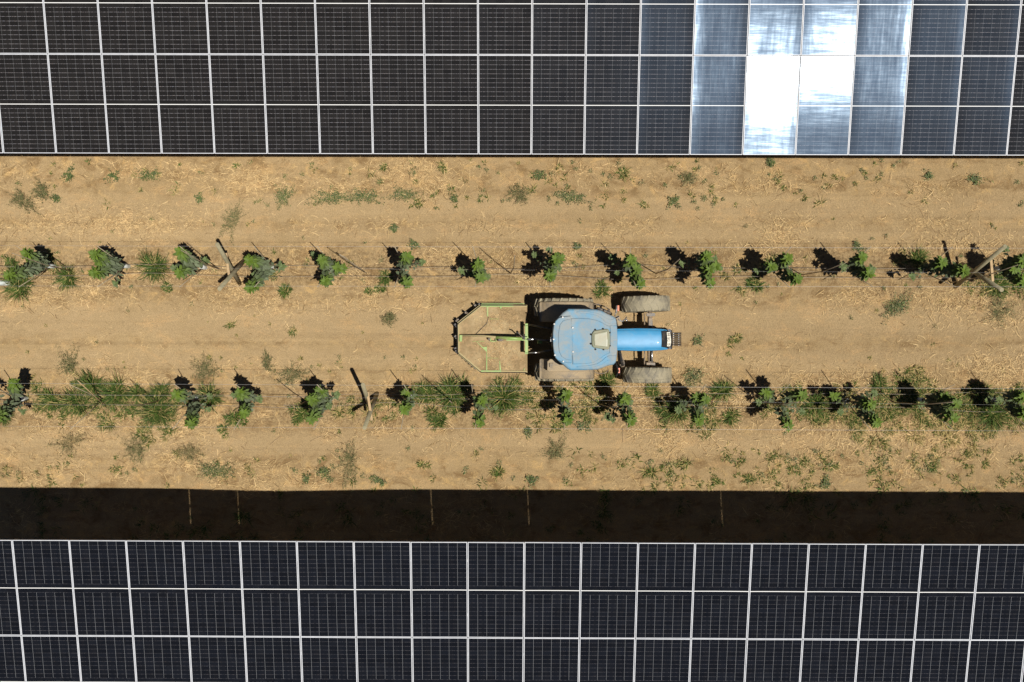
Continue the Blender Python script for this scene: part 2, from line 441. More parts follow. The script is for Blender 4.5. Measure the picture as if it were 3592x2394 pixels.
# ---------------------------------------------------------------- plants
def leaf(mb,p,d,up,L,wd,tint,droop=.25,fold=.18):
    d=d.normalized(); s=d.cross(up)
    if s.length<1e-3: s=Vector((1,0,0))
    s.normalize(); n=s.cross(d).normalized()
    if n.z<0: n=-n
    def q(a,b,h): return mb.vert(p+d*L*a+s*wd*b+n*h,tint)
    dr=lambda a:-droop*L*a*a
    b0=q(0,0,0); l1=q(.3,-.42,dr(.3)+fold*wd*.4);c1=q(.3,0,dr(.3));r1=q(.3,.42,dr(.3)+fold*wd*.4)
    l2=q(.68,-.36,dr(.68)+fold*wd*.4);c2=q(.68,0,dr(.68));r2=q(.68,.36,dr(.68)+fold*wd*.4); t=q(1,0,dr(1))
    for f in((b0,c1,l1),(b0,r1,c1),(l1,c1,c2,l2),(c1,r1,r2,c2),(l2,c2,t),(c2,r2,t)): mb.face(f,True)
def shoot(base,tip,nleaf,rad,r,start=.25,tipb=1.0):
    st=MB(); fo=MB()
    mid=(base+tip)/2+Vector((r.uniform(-.06,.06),r.uniform(-.04,.04),r.uniform(.05,.2)))
    def cv(t): return base*(1-t)**2+mid*2*t*(1-t)+tip*t*t
    st.tube([cv(i/7) for i in range(8)],.01,5,rr=[.013*(1-i/9) for i in range(8)])
    for i in range(nleaf):
        t=start+(1-start)*(i/nleaf)**.85*1.0
        p=cv(t); ax=(cv(min(1,t+.02))-cv(t-.02)).normalized()
        a=i*2.4+r.uniform(-.3,.3)
        o=Vector((math.cos(a),math.sin(a),0))
        near=max(0,(t-.82)/.18)
        el=r.uniform(-.25,.25)*(1-near)+near*r.uniform(.0,.55)
        d=(o+ax*.15+Vector((0,0,el-.55*(1-near)+.05))).normalized()
        L=r.uniform(.135,.185)*(1-.25*near)*rad; wd=L*r.uniform(.46,.58)
        off=r.uniform(.012,.055)*rad*(1-near*.6)
        age=max(0,min(1,(t-.60)/.36))+r.uniform(-.12,.12)
        leaf(fo,p+o*off,d,Vector((0,0,1)),L,wd,(max(0,min(1,age*tipb)),r.uniform(.0,1.0),0),r.uniform(.1,.6),.5)
    for i in range(11):     # whorl at the tip
        a=i*2.4; d=Vector((math.cos(a),math.sin(a),r.uniform(.25,.9)))
        L=r.uniform(.10,.14)*rad
        leaf(fo,cv(1)+Vector((0,0,.01*i/3)),d,Vector((0,0,1)),L,L*.52,(min(1,r.uniform(.8,1)*tipb),r.uniform(.4,1),0),r.uniform(.1,.5))
    return st,fo
ROWS={'upper':(615,570.5,657.0),'lower':(920,887,983)}
def vine(row,i,n,bpx,tips,look,tube=True,stake=True):
    b=P(*bpx); b=G(b); r=random.Random(hash((row,i))%1000+i*31 if False else (17 if row=='upper' else 91)+i*31)
    where=f"{ORD[i]} from the left in the {row} planted row"
    if tips:
        e=empty('fruit_vine',b,f"{look}, {ORD[i]} from left in the {row} planted row",'vine','staked young vines in the planted rows')
        m=MB(); top=b+Vector((r.uniform(-.03,.03),r.uniform(-.03,.03),.42))
        m.tube([b-Vector((0,0,.05)),b+Vector((.01,0,.2)),top],.02,7,rr=[.024,.02,.018]); m.build('trunk','bark',e)
        for (x,y,z,nl) in tips:
            tp=P(x,y,z); s,f=shoot(top,tp,int(nl*.92),1.0,r,start=.20 if nl>60 else .38)
            s.build('branch','bark',e); f.build('foliage','vine',e)
        for q in range(r.randint(1,3)):
            az=r.choice((0,math.pi,0,math.pi,1.57,-1.57))+r.gauss(0,.45); L=r.uniform(.22,.55); z0=r.uniform(.3,1.0)
            st0=Vector((top.x,top.y,max(.40,z0))); e1=st0+Vector((math.cos(az)*L,math.sin(az)*L*.8,r.uniform(-.05,.35)))
            s,f=shoot(st0-Vector((0,0,.05)),e1,r.randint(6,16),r.uniform(.6,.85),r,start=.45,tipb=.5)
            s.build('branch','bark',e); f.build('foliage','vine',e)
    if tube:
        m=MB(); seg=12; c=b
        pr=[(.052,-.02),(.055,.15),(.050,.36),(.046,.36),(.048,.15),(.046,-.02)]
        rings=[[m.vert((c.x+q*math.cos(2*math.pi*j/seg),c.y+q*math.sin(2*math.pi*j/seg),c.z+z)) for j in range(seg)] for q,z in pr]
        for k in range(len(rings)-1):
            for j in range(seg): m.face((rings[k][j],rings[k][(j+1)%seg],rings[k+1][(j+1)%seg],rings[k+1][j]),True)
        tag(m.build('trunk_sleeve','sleeve',None,(b.x,b.y,b.z)),f"white sleeve round the trunk of the {ORD[i]} vine of the {row} row",'trunk sleeve','white trunk sleeves of the vines')
    if stake:
        c,t1,t2=ROWS[row]
        for side,ty in (('far side towards the upper array',t1),('near side towards the lower array',t2)):
            tt=P(0,ty,1.9); top=Vector((b.x+r.uniform(-.05,.05),tt.y+(0.03 if ty==t1 else -.03),1.95+r.uniform(-.1,.1)))
            bb=Vector((b.x+r.uniform(-.07,.07),b.y+(-.05 if ty==t1 else .05),b.z-.05))
            m=MB(); md=(bb+top)/2+Vector((r.uniform(-.03,.03),0,0))
            m.tube([bb,md,top],.01,6,rr=[.013,.0115,.009])
            tag(m.build('bamboo_stake','cane',None,bb),f"bamboo stake tied to the {'upper' if ty==t1 else 'lower'} wire at the {ORD[i]} vine of the {row} row",'stake','bamboo stakes tied along the wires')
Z=1.75
UP=[ ((126,613),[(60,583,Z,85),(20,633,Z,95)],'large two-stemmed grey-green vine'),
 ((296,613),[(216,584,Z,100),(216,628,Z,75),(226,600,1.5,50)],'broad bushy vine with silvery leaves'),
 ((473,616),[(413,579,Z,75),(412,628,1.5,45)],'two-pronged vine'),
 ((629,614),[(573,599,Z,80),(574,664,Z,80)],'wide forked vine'),
 ((763,617),[(740,597,Z,42),(747,648,1.6,38),(775,617,1.1,22),(789,617,1.0,14)],'open vine with four small clumps'),
 ((927,618),[(934,590,2.0,62),(937,652,1.7,34)],'vine with one tall and one low clump'),
 ((1096,620),[(1100,608,1.85,46),(1104,638,1.6,34)],'slim twin-clump vine above the mower'),
 ((1258,617),[(1278,596,1.9,62),(1264,634,1.9,55),(1287,592,1.6,20)],'dense upright vine above the tractor cab'),
 ((1434,622),[(1450,597,1.9,50),(1463,618,1.4,24),(1457,633,1.2,14),(1472,653,1.6,44)],'straggling vine above the front wheel'),
 ((1600,620),[(1625,588,1.95,52),(1632,619,1.6,42),(1646,612,1.3,22),(1632,652,1.6,36)],'vine with three leafy clumps in a column'),
 ((1768,622),[(1810,593,1.75,60),(1773,612,1.3,40),(1832,642,1.8,60)],'vine with trailing lower shoots'),
 ((1940,620),[(1980,590,1.75,70),(1997,631,1.75,62)],'two-clump vine with a long double shadow'),
 ((2112,624),[(2165,603,1.7,85),(2216,623,2.1,110)],'long leafy vine'),
 ((2285,618),[(2352,599,1.7,90),(2352,650,1.7,80),(2330,620,1.4,40)],'dark leafy vine at the right edge')]
for i,(b,t,l) in enumerate(UP): vine('upper',i,len(UP),b,t,l)
LO=[ ((62,916),[(31,880,1.4,60),(-4,960,Z,80)],'small cut-off vine at the left edge'),
 ((240,918),[],''),
 ((456,915),[(405,906,1.7,50),(441,976,1.7,80)],'vine with a ladder-like drooping shoot'),
 ((590,915),[(551,903,1.7,58),(560,950,1.5,50)],'vine with two yellow-green tips'),
 ((762,916),[(715,918,1.8,88),(716,965,1.75,72),(735,900,1.3,40)],'very full pale-leaved vine'),
 ((945,910),[(928,941,1.9,56),(932,905,1.0,14)],'single-clump vine'),
 ((1095,920),[(1110,919,1.8,52),(1103,973,1.6,32)],'vine below the left part of the mower'),
 ((1287,925),[(1303,906,1.7,46),(1305,967,1.8,46)],'vine just below the rear wheel'),
 ((1420,922),[(1438,917,1.7,54),(1450,970,1.8,48)],'vine below the tractor wheels'),
 ((1588,925),[(1622,918,1.4,32),(1605,969,1.6,50),(1602,912,1.2,26)],'vine in tall grass below the front wheel'),
 ((1768,922),[(1845,907,1.8,56),(1811,980,1.7,42),(1760,902,1.0,30)],'sparse vine'),
 ((1937,920),[(2003,929,1.8,60),(2015,972,1.8,60),(1915,910,.9,20)],'vine with two long arms reaching right'),
 ((2108,918),[(2198,926,1.9,70),(2192,962,1.85,64),(2170,912,1.5,30)],'deep green vine sunk in the grass band'),
 ((2275,918),[(2352,912,1.6,60),(2356,952,1.6,60)],'vine cut by the right edge')]
for i,(b,t,l) in enumerate(LO): vine('lower',i,len(LO),b,t,l,tube=bool(t))

a_=C2(-30,505,.10); b_=C2(92,508,.10)
m=MB(); m.tube([a_,a_.lerp(b_,.3),a_.lerp(b_,.75),b_,b_+Vector((.05,-.02,-.03))],.06,12,rr=[.055,.06,.058,.045,.015])
tag(m.build('plastic_sleeve','sleeve',None,a_),'bright white plastic sleeve lying at the left edge beside the first big grass tuft','plastic sleeve')
# frame of crossed posts
def xposts(cr,a,b,c,lab,h=2.0,zc=1.15):
    A0,A1=cr(*a[1],0),cr(*a[0],h); B0,B1=cr(*b[1],0),cr(*b[0],h)
    ctr=(A0+B0)/2; e=empty('crossed_posts',(ctr.x,ctr.y,0),lab,'trellis post','crossed wooden end posts of the trellis')
    for (p0,p1) in ((A0,A1),(B0,B1)):
        m=MB(); d=(p1-p0).normalized(); m.tube([p0-d*.1,(p0+p1)/2,p1],.05,12,rr=[.052,.049,.046]); m.build('post','post',e)
    L0,L1=cr(*c[0],zc),cr(*c[1],zc)
    m=MB(); m.bar(L0,L1,.055,.03); m.build('crossbar','lath',e)
xposts(C2,((1992,150),(2200,512)),((2012,560),(2250,290)),((2072,232),(2112,502)),'pair of crossed wooden posts with pale crossbar, left end of the upper planted row')
xposts(C5,((2182,168),(1722,540)),((2150,570),(1780,330)),((2050,290),(2066,492)),'pair of crossed wooden posts with pale crossbar at the right of the upper planted row')
xposts(C7,((975,262),(1045,480)),((990,658),(1105,342)),((1018,330),(1058,592)),'pair of crossed wooden posts with pale crossbar in the lower planted row')

# wires and hoses
def wire(pts,lab,r=.0021,name='trellis_wire',mat='wire',cat='wire',grp='wires strung along the planted rows'):
    m=MB(); m.tube(pts,r,5); tag(m.build(name,mat,None,pts[0]),lab,cat,grp)
def row_pts(y0,y1,z,wob=0,seed=1,n=24,x0=-60,x1=2420,wz=0):
    r=random.Random(seed); out=[]
    for i in range(n+1):
        t=i/n; x=x0+(x1-x0)*t; y=y0+(y1-y0)*t+wob*noise.noise(Vector((t*9,seed,0)))*2
        p=P(x,y,z); 
        if wz: p.z=z+wz*noise.noise(Vector((t*14,seed+5,0)))
        out.append(p)
    return out
for row,(a,b,c) in {'upper':((565,571,1.95),(657.5,659.5,1.95),(614,628,1.1)),'lower':((881,894,1.95),(979.5,991,1.95),(905,932,1.1))}.items():
    wire(row_pts(a[0],a[1],a[2],n=14),f'taut pale wire along the far side of the {row} planted row')
    wire(row_pts(b[0],b[1],b[2],n=14),f'taut pale wire along the near side of the {row} planted row',.0019)
    wire(row_pts(c[0],c[1],c[2],n=14),f'taut pale wire along the middle of the {row} planted row',.0009)
for i,(y0,y1,lab,sd) in enumerate(((611,618,'upper irrigation hose of the upper planted row',3),(632,640,'lower irrigation hose of the upper planted row',4),(909,905,'upper irrigation hose of the lower planted row',6),(930,941,'lower irrigation hose of the lower planted row',8))):
    wire(row_pts(y0,y1,.28,wob=6,seed=sd,n=90,wz=.10),'thin grey sagging '+lab,.0048,'drip_hose','hose','hose','drip hoses along the planted rows')
# tall sprinkler risers
rr=random.Random(5)
for row,bs in {'upper':[(168,624),(504,619),(838,626),(1173,629),(1506,629),(1841,632),(2184,650)],'lower':[(34,917),(370,921),(705,922),(1038,922),(1375,928),(1745,925),(2051,925)]}.items():
    for i,b in enumerate(bs):
        p=G(P(*b)); t=p+Vector((.06+rr.uniform(-.05,.08),.14+rr.uniform(-.08,.06),3.2+rr.uniform(-.2,.1)))
        m=MB(); md=(p+t)/2+Vector((.03,-.05,.0)); m.tube([p-Vector((0,0,.05)),md,t],.009,6,rr=[.014,.0115,.009])
        tag(m.build('riser_pole','riser',None,p),f'tall thin beige riser pole, {ORD[i]} from the left in the {row} planted row','pole','tall riser poles in the planted rows')

# ---------------------------------------------------------------- grass and weeds
def blade(mb,p,az,L,wd,lean,curl,tint,segs=4,sweep=0.0):
    prev=None; pos=Vector(p); ang=lean
    for i in range(segs+1):
        t=i/segs; w=wd*(1-t)**.6*.5+.0004
        d=Vector((math.cos(az),math.sin(az),0)); s=Vector((-d.y,d.x,0))
        a=mb.vert(pos-s*w,tint); b=mb.vert(pos+s*w,tint)
        if prev: mb.face((prev[0],prev[1],b,a),True)
        prev=(a,b)
        pos=pos+(d*math.sin(ang)+Vector((0,0,1))*math.cos(ang))*(L/segs); ang=min(ang+curl/segs,2.0); az+=sweep/segs
def grass(mb,c,rad,r,n=None,dry=.12,dens=1.0,up=None):
    n=int(n*1.35) if n else int(dens*(120+rad*620))
    nc=1 if rad<.13 else r.randint(3,6)
    bias=r.uniform(0,6.28); bs=r.uniform(0,.35)
    crowns=[(c+Vector((r.gauss(0,rad*(.30 if rad<.3 else .17)),r.gauss(0,rad*(.26 if rad<.3 else .15)),0)),r.uniform(.5,1.05),r.uniform(0,6.28)) for _ in range(nc)] if nc>1 else [(c,1.0,0)]
    for _ in range(n):
        cc,sz,ba=crowns[r.randrange(nc)]
        az=r.uniform(0,2*math.pi)
        if r.random()<bs: az=bias+r.gauss(0,.7)
        if nc==1 and r.random()<.6: az=bias+r.gauss(0,1.0)
        q=rad*.2*r.random()**.5
        p=cc+Vector((math.cos(az)*q,math.sin(az)*q,-.01))
        out=Vector((cc.x-c.x,cc.y-c.y)); 
        a2=az+r.gauss(0,.4)
        L=rad*sz*r.uniform(.4,1.2)
        dr=1.0 if r.random()<dry+.06 else 0
        blade(mb,p,a2,L*(1.12 if rad>.28 else 1),r.uniform(.011,.022),r.uniform(.2,.95),r.uniform(.4,1.4),(r.random(),r.random(),dr*r.uniform(.6,1)),4,r.gauss(0,.8))
def small_leaf(mb,p,az,el,L,tint,wr=.6):
    d=Vector((math.cos(az)*math.cos(el),math.sin(az)*math.cos(el),math.sin(el))); s=Vector((-math.sin(az),math.cos(az),0))
    a=mb.vert(p,tint);b=mb.vert(p+d*L*.5-s*L*wr*.5,tint);c=mb.vert(p+d*L,tint);e=mb.vert(p+d*L*.5+s*L*wr*.5,tint)
    mb.face((a,b,c,e),True)
def leafy(mb,c,rx,ry,r,dens=1.0,ang=0,hh=.12,L0=.032,dry=.08):
    nst=int(dens*(6+22*(rx+ry))); ph=r.uniform(0,50)
    for _ in range(nst):
        az=r.uniform(0,2*math.pi); q=r.random()**.6*(.5+1.3*abs(noise.noise(Vector((math.cos(az)*1.8+ph,math.sin(az)*1.8,0))))+.2)
        ex=math.cos(az)*rx*q; ey=math.sin(az)*ry*q
        e=Vector((ex*math.cos(ang)-ey*math.sin(ang),ex*math.sin(ang)+ey*math.cos(ang),r.uniform(.3,1)*hh))
        s=e*r.uniform(.2,.6); s.z=.01
        sd=Vector((-math.sin(az),math.cos(az),0))*.0016; tn=(r.random()*.5,.3,.3)
        ids=[mb.vert(c-sd,tn),mb.vert(c+sd,tn),mb.vert(c+s+sd,tn),mb.vert(c+s-sd,tn),mb.vert(c+e+sd,tn),mb.vert(c+e-sd,tn)]
        mb.face((ids[0],ids[1],ids[2],ids[3])); mb.face((ids[3],ids[2],ids[4],ids[5]))
        for k in range(r.randint(7,13)):
            t=k/10; p=c+s.lerp(e,min(1,t))+Vector((r.gauss(0,.022),r.gauss(0,.022),r.uniform(0,.02)))
            dr=1 if r.random()<dry else 0
            small_leaf(mb,p,r.uniform(0,6.28),r.uniform(-.3,.6),L0*r.uniform(.5,1.4),(r.random(),r.random(),dr))
def scrub(mb,c,rx,ry,r,ang=0,hh=.22,dens=1.0,dry=.25):
    ph=r.uniform(0,50); nb=int(dens*(16+70*(rx+ry)))
    for _ in range(nb):
        az=r.uniform(0,2*math.pi); rag=.55+.75*abs(noise.noise(Vector((math.cos(az)*1.7+ph,math.sin(az)*1.7,0))))*2
        q=rag*r.uniform(.35,1.05)
        ex=math.cos(az)*rx*q; ey=math.sin(az)*ry*q
        e=Vector((ex*math.cos(ang)-ey*math.sin(ang),ex*math.sin(ang)+ey*math.cos(ang),r.uniform(.15,1)*hh))
        s0=Vector((e.x*.12+r.gauss(0,.03),e.y*.12+r.gauss(0,.03),0)); bend=Vector((r.gauss(0,.04),r.gauss(0,.04),0))
        prev=None; dr=r.uniform(.5,1) if r.random()<dry else 0; tn=(r.random(),r.random(),dr)
        side=Vector((-math.sin(az),math.cos(az),0))
        for k in range(7):
            t=k/6; p=c+s0.lerp(e,t)+bend*(4*t*(1-t)); w=.0028*(1-t*.6)
            a=mb.vert(p-side*w,(tn[0],tn[1]*.6,max(dr,.55)));b=mb.vert(p+side*w,(tn[0],tn[1]*.6,max(dr,.55)))
            if prev: mb.face((prev[0],prev[1],b,a))
            prev=(a,b)
            if k>1:
                for _ in range(3):
                    if r.random()<.75: small_leaf(mb,p+Vector((r.gauss(0,.016),r.gauss(0,.016),r.uniform(-.01,.02))),r.uniform(0,6.28),r.uniform(-.3,.8),r.uniform(.014,.034),(r.random(),r.random(),dr*r.uniform(.5,1)),.42)
wr=random.Random(21)
def weed(kind,px,py,rp,label,cat=None,group=None,ry=None,ang=0,dry=None,hh=None,dens=1.0):
    c=G(P(px,py)); k=1/96.; m=MB(); ry=ry or rp
    if kind=='grass':
        iso=rp<27 and not (560<py<680 or 870<py<1000)
        grass(m,c,rp*k*(.85 if iso else .98),wr,dry=(.30 if iso else .12) if dry is None else dry,dens=dens*(.42 if iso else 1)); nm,mat,ct='grass_tuft','grass','grass tuft'
    elif kind=='leafy':
        leafy(m,c,rp*k,ry*k,wr,1.7*dens,ang,hh or .12,dry=.06 if dry is None else dry); nm,mat,ct='leafy_weed','weed','weed'
    elif kind=='mat':
        leafy(m,c,rp*k,ry*k,wr,5.0*dens,ang,hh or .07,.027,dry=.25 if dry is None else dry)
        nm,mat,ct='weed_mat','weed','weed'
    elif kind=='scrub':
        scrub(m,c,rp*k*1.25,ry*k*1.2,wr,ang,hh or .2,dens*1.3,.25 if dry is None else dry); nm,mat,ct='dry_scrub','scrub','scrub'
    o=m.build(nm,mat,None,c); tag(o,label,cat or ct,group or {'grass tuft':'green grass tufts','weed':'leafy weeds on the soil','scrub':'low scrubby plants on the soil'}[ct])
V=lambda n,row:f"the {ORD[n-1]} vine of the {row} row"
for a in [
 ('grass',45,655,42,'big spiky green grass tuft in front of '+V(1,'upper')),
 ('grass',157,641,35,'dense spiky grass tuft right of '+V(1,'upper')),
 ('grass',355,616,42,'round spiky green tuft between the second and third vines of the upper row'),
 ('grass',390,657,16,'tiny grass tuft lower right of the lone round tuft left of the crossed posts'),
 ('grass',30,603,18,'small pale grass tuft behind '+V(1,'upper')),
 ('grass',653,670,24,'small bright grass tuft below right of '+V(4,'upper')),
 ('grass',885,640,22,'thin arching grass tuft left of '+V(6,'upper')),
 ('grass',848,670,12,'little sprawling grass sprig below and left of '+V(6,'upper')),
 ('grass',873,666,14,'little splayed grass sprig just below '+V(6,'upper')),
 ('grass',1379,660,22,'grass tuft between the tractor wheels and '+V(9,'upper')),
 ('grass',1727,648,26,'dark dense grass tuft left of '+V(11,'upper')),
 ('grass',2105,596,32,'broad yellow-green grass tuft above '+V(13,'upper')),
 ('grass',2295,655,34,'grass tuft under the right crossed posts'),
 ('grass',10,952,32,'grass tuft at the left edge below '+V(1,'lower')),
 ('grass',123,920,36,'dull green grass tuft right of '+V(1,'lower')),
 ('grass',175,925,36,'green grass tuft under the leftmost end of the grass clump'),
 ('grass',213,893,38,'tall grass tuft at the top of the left grass clump'),
 ('grass',265,902,44,'largest fresh green tuft in the left grass clump'),
 ('grass',316,906,30,'dark grass tuft on the right shoulder of the left grass clump'),
 ('grass',358,940,46,'wide green tuft left of '+V(3,'lower')),
 ('grass',368,904,32,'grass tuft above the wide tuft left of '+V(3,'lower')),
 ('grass',486,912,40,'full round grass tuft between the third and fourth vines of the lower row'),
 ('grass',541,958,26,'pale grass tuft below '+V(4,'lower')),
 ('grass',516,990,16,'small grass sprig lowest below '+V(4,'lower')),
 ('grass',695,944,26,'grass tuft at lower left of '+V(5,'lower')),
 ('grass',685,962,18,'small dark grass tuft below left of '+V(5,'lower')),
 ('grass',962,888,28,'grass tuft upper right of the lower crossed posts'),
 ('grass',1040,904,46,'widest fan-shaped grass tuft left of '+V(7,'lower')),
 ('grass',982,910,32,'grass tuft right of '+V(6,'lower')),
 ('grass',1000,962,28,'yellowing grass tuft along the wire right of '+V(6,'lower')),
 ('grass',1156,915,48,'big green grass tuft right of '+V(7,'lower')),
 ('grass',1392,872,26,'grass tuft touching the rear right wheel of the tractor'),
 ('grass',1495,892,24,'bright grass tuft just below the front right wheel'),
 ('grass',1565,932,42,'dark grass tuft around '+V(10,'lower')),
 ('grass',1530,944,34,'tall grass tuft left of '+V(10,'lower')),
 ('grass',1660,896,36,'upright fresh grass tuft right of '+V(10,'lower')),
 ('grass',1678,960,26,'straw-tinged grass tuft lower right of '+V(10,'lower')),
 ('grass',1864,932,36,'grass tuft between the eleventh and twelfth vines of the lower row'),
 ('grass',2014,874,28,'grass tuft standing behind '+V(12,'lower')),
 ('grass',2280,950,44,'dark spiky grass tuft near the right end of the lower planted row'),
 ('leafy',158,405,18,'small dark leafy weed under the left of the upper array'),
 ('leafy',262,406,20,'dark leafy weed, second from the left under the upper array'),
 ('leafy',348,404,40,'long dark leafy weed patch under the left of the upper array','weed',None,16),
 ('leafy',128,456,12,'tiny bright leafy weed above '+V(1,'upper')),
 ('scrub',55,462,38,'grey scrub at the left edge of the upper strip','scrub',None,22,-.4),
 ('scrub',100,440,24,'pale wispy scrub beside the grey scrub at upper left'),
 ('scrub',536,505,22,'tall grey-green scrub standing in the upper wheel track','scrub',None,48,-.35),
 ('leafy',460,457,14,'small yellow-green weed left of the tall scrub in the upper wheel track'),
 ('mat',655,452,26,'sprawling green weed at the left of the long weed belt'),
 ('mat',760,455,60,'thin weed mat in the left half of the long weed belt','weed',None,18),
 ('mat',835,452,55,'thickest green weed mat of the long weed belt','weed',None,20),
 ('mat',930,448,36,'green weed mat at the right end of the long weed belt','weed',None,18),
 ('leafy',1045,457,11,'dark compact weed right of the long weed belt'),
 ('grass',962,470,18,'spiky weed sprig below the right end of the long weed belt'),
 ('grass',880,385,16,'grass sprig under the front edge of the upper array, left of centre'),
 ('grass',1016,384,16,'grass sprig under the front edge of the upper array at centre'),
 ('leafy',1240,404,18,'dark leafy weed in the upper strip above '+V(8,'upper')),
 ('scrub',1190,448,26,'brownish scrub above the tractor in the upper strip','scrub',None,26),
 ('mat',1310,452,50,'green weed mat upper right of the tractor','weed',None,18,-.15),
 ('grass',1430,402,24,'straggly grass weed below the upper array, above the front wheel'),
 ('leafy',1548,465,20,'bright leafy weed right of the green weed mat in the upper strip'),
 ('scrub',1580,412,16,'little brown scrub below the glaring panels'),
 ('leafy',1770,375,14,'leafy weed at the edge of the upper array under the brightest glare'),
 ('leafy',2240,412,26,'dark spreading weed at the right of the upper strip','weed',None,14),
 ('leafy',2133,405,14,'small round weed near the right of the upper strip'),
 ('leafy',905,526,11,'tiny yellow-green weed above '+V(6,'upper')),
 ('leafy',952,562,13,'small leafy weed at the wire upper right of '+V(6,'upper')),
 ('leafy',1326,566,10,'small leafy weed at the wire upper right of '+V(8,'upper')),
 ('leafy',1970,568,18,'drooping leafy weed at the wire above '+V(12,'upper')),
 ('mat',2060,706,44,'large dark green bush right of the tractor','weed',None,26,.55,.15,.2),
 ('scrub',2295,712,34,'dark scrub at the far right above the middle track'),
 ('grass',530,748,17,'small grass sprig alone in the middle track, left'),
 ('grass',678,763,18,'small leafy grass sprig in the middle track left of the mower'),
 ('scrub',893,733,20,'brown scrub behind the mower'),
 ('grass',1692,778,24,'grass sprig in the middle track ahead of the tractor'),
 ('leafy',1602,782,13,'pale little weed just ahead of the tractor weights'),
 ('scrub',160,838,26,'pale scrub at the upper edge of the left grass clump','scrub',None,30),
 ('scrub',470,850,26,'brown wispy scrub above '+V(3,'lower'),'scrub',None,36),
 ('scrub',672,862,32,'green wispy scrub upper left of '+V(5,'lower'),'scrub',None,26),
 ('scrub',615,832,12,'thin dry scrub stem above the fourth vine of the lower planted row','scrub',None,24),
 ('mat',1595,866,30,'bushy green weed beside the front right wheel','weed',None,28,0,.3,.22),
 ('scrub',163,1018,38,'tan dry scrub mound in the lower track','scrub',None,24,.3,.95),
 ('scrub',314,1032,26,'grey-green scrub mound in the lower left track','scrub',None,30),
 ('scrub',440,1042,34,'rusty dry scrub in the lower left track','scrub',None,24,0,.7),
 ('mat',505,1080,66,'large green weed mat at the edge of the lower shadow','weed',None,28,-.1,.25,.12),
 ('leafy',745,1083,18,'bright yellow-green weed right of the large weed mat'),
 ('leafy',708,1098,12,'small weed just left of the bright yellow-green weed'),
 ('scrub',802,1062,26,'tall grey scrub in the lower track','scrub',None,46),
 ('leafy',872,1105,26,'dark low weed by the shadow edge below the grey scrub','weed',None,12,-.4),
 ('scrub',1277,1034,28,'round dark scrub in the lower track below the tractor'),
 ('leafy',1213,993,14,'small dark leafy weed below the wire under the rear wheel'),
 ('leafy',1342,978,22,'leafy weed below the wire under the front of the cab','weed',None,15),
 ('grass',972,1074,20,'grass sprig in the bottom strip, left of centre'),
 ('leafy',1222,1103,20,'dark leafy weed by the shadow edge below the tractor'),
 ('grass',1142,1086,26,'olive grass tuft in the bottom strip at centre'),
 ('grass',1490,1090,26,'dark grass tuft in the bottom strip, lower right of the tractor'),
 ('grass',1573,1066,26,'dark sprawling grass tuft in the bottom strip, right of centre'),
 ('grass',1697,1060,18,'small grass tuft in the bottom strip under the tenth vine'),
 ('grass',1645,1104,22,'grass tuft touching the shadow edge under the tenth vine'),
 ('grass',1713,1100,24,'grass tuft by the shadow edge, under the eleventh vine'),
 ('grass',1915,1070,18,'dark grass sprig in the bottom strip under the twelfth vine'),
 ('grass',2140,1072,22,'grass tuft in the bottom strip under the thirteenth vine'),
 ('leafy',1895,1112,20,'leafy weed at the shadow edge under the twelfth vine'),
 ]:
    weed(*a)
# uncountable green ground cover
gm=MB(); wd=MB(); r=random.Random(33)
def onG(px,py,dz=0): return G(P(px,py),dz)
for (px,py,rp,n,dry) in [(140,922,45,5,.15),(200,915,50,6,.15),(270,920,50,6,.15),(340,945,50,6,.2),(385,925,40,4,.2),(1040,905,40,4,.2),(1150,915,45,5,.2),(1850,930,50,6,.25),(1900,925,45,5,.25),(2060,925,60,8,.25),(2150,925,60,7,.25),(2240,935,55,7,.25),(2300,940,50,7,.25),(418,940,30,2,.2),(300,935,60,6,.2),(250,930,60,5,.2),(358,985,35,4,.3),(420,960,35,4,.4),(1010,930,50,7,.3),(1194,900,35,4,.2),(1230,935,35,5,.3),(1300,880,50,5,.4),(1354,905,45,6,.35),(1364,950,35,6,.4),(1274,955,40,4,.5),(1580,955,60,9,.35),(1620,965,30,4,.4),(1765,935,30,4,.3),(1823,919,40,5,.3),(1894,950,40,6,.35),(1925,905,40,5,.3),(1939,960,35,5,.4),(2014,980,60,10,.4),(2059,945,50,8,.3),(2080,905,55,9,.3),(2100,880,40,4,.6),(2127,930,50,7,.35),(2164,950,50,8,.4),(2227,930,60,10,.3),(2227,975,50,7,.5),(2315,965,45,8,.4),(2300,915,60,9,.35),(2345,930,35,6,.3),(2110,1000,80,8,.7),(2190,1000,60,6,.7),(2320,645,50,8,.4),(2345,610,30,4,.3),(2250,640,50,5,.5),(2080,600,30,3,.6),(1700,640,40,3,.4),(1760,600,20,2,.3),(100,905,40,5,.4),(160,915,60,6,.35),(90,600,40,3,.3),(600,625,25,2,.3),(870,930,60,6,.5),(800,930,30,3,.5)]:
    for _ in range(int(n*1.7)):
        a=r.uniform(0,6.28);q=rp*r.random()**.5*1.1
        grass(gm,onG(px+math.cos(a)*q,py+math.sin(a)*q*.75),r.uniform(.11,.26),r,n=r.randint(26,60),dry=dry)
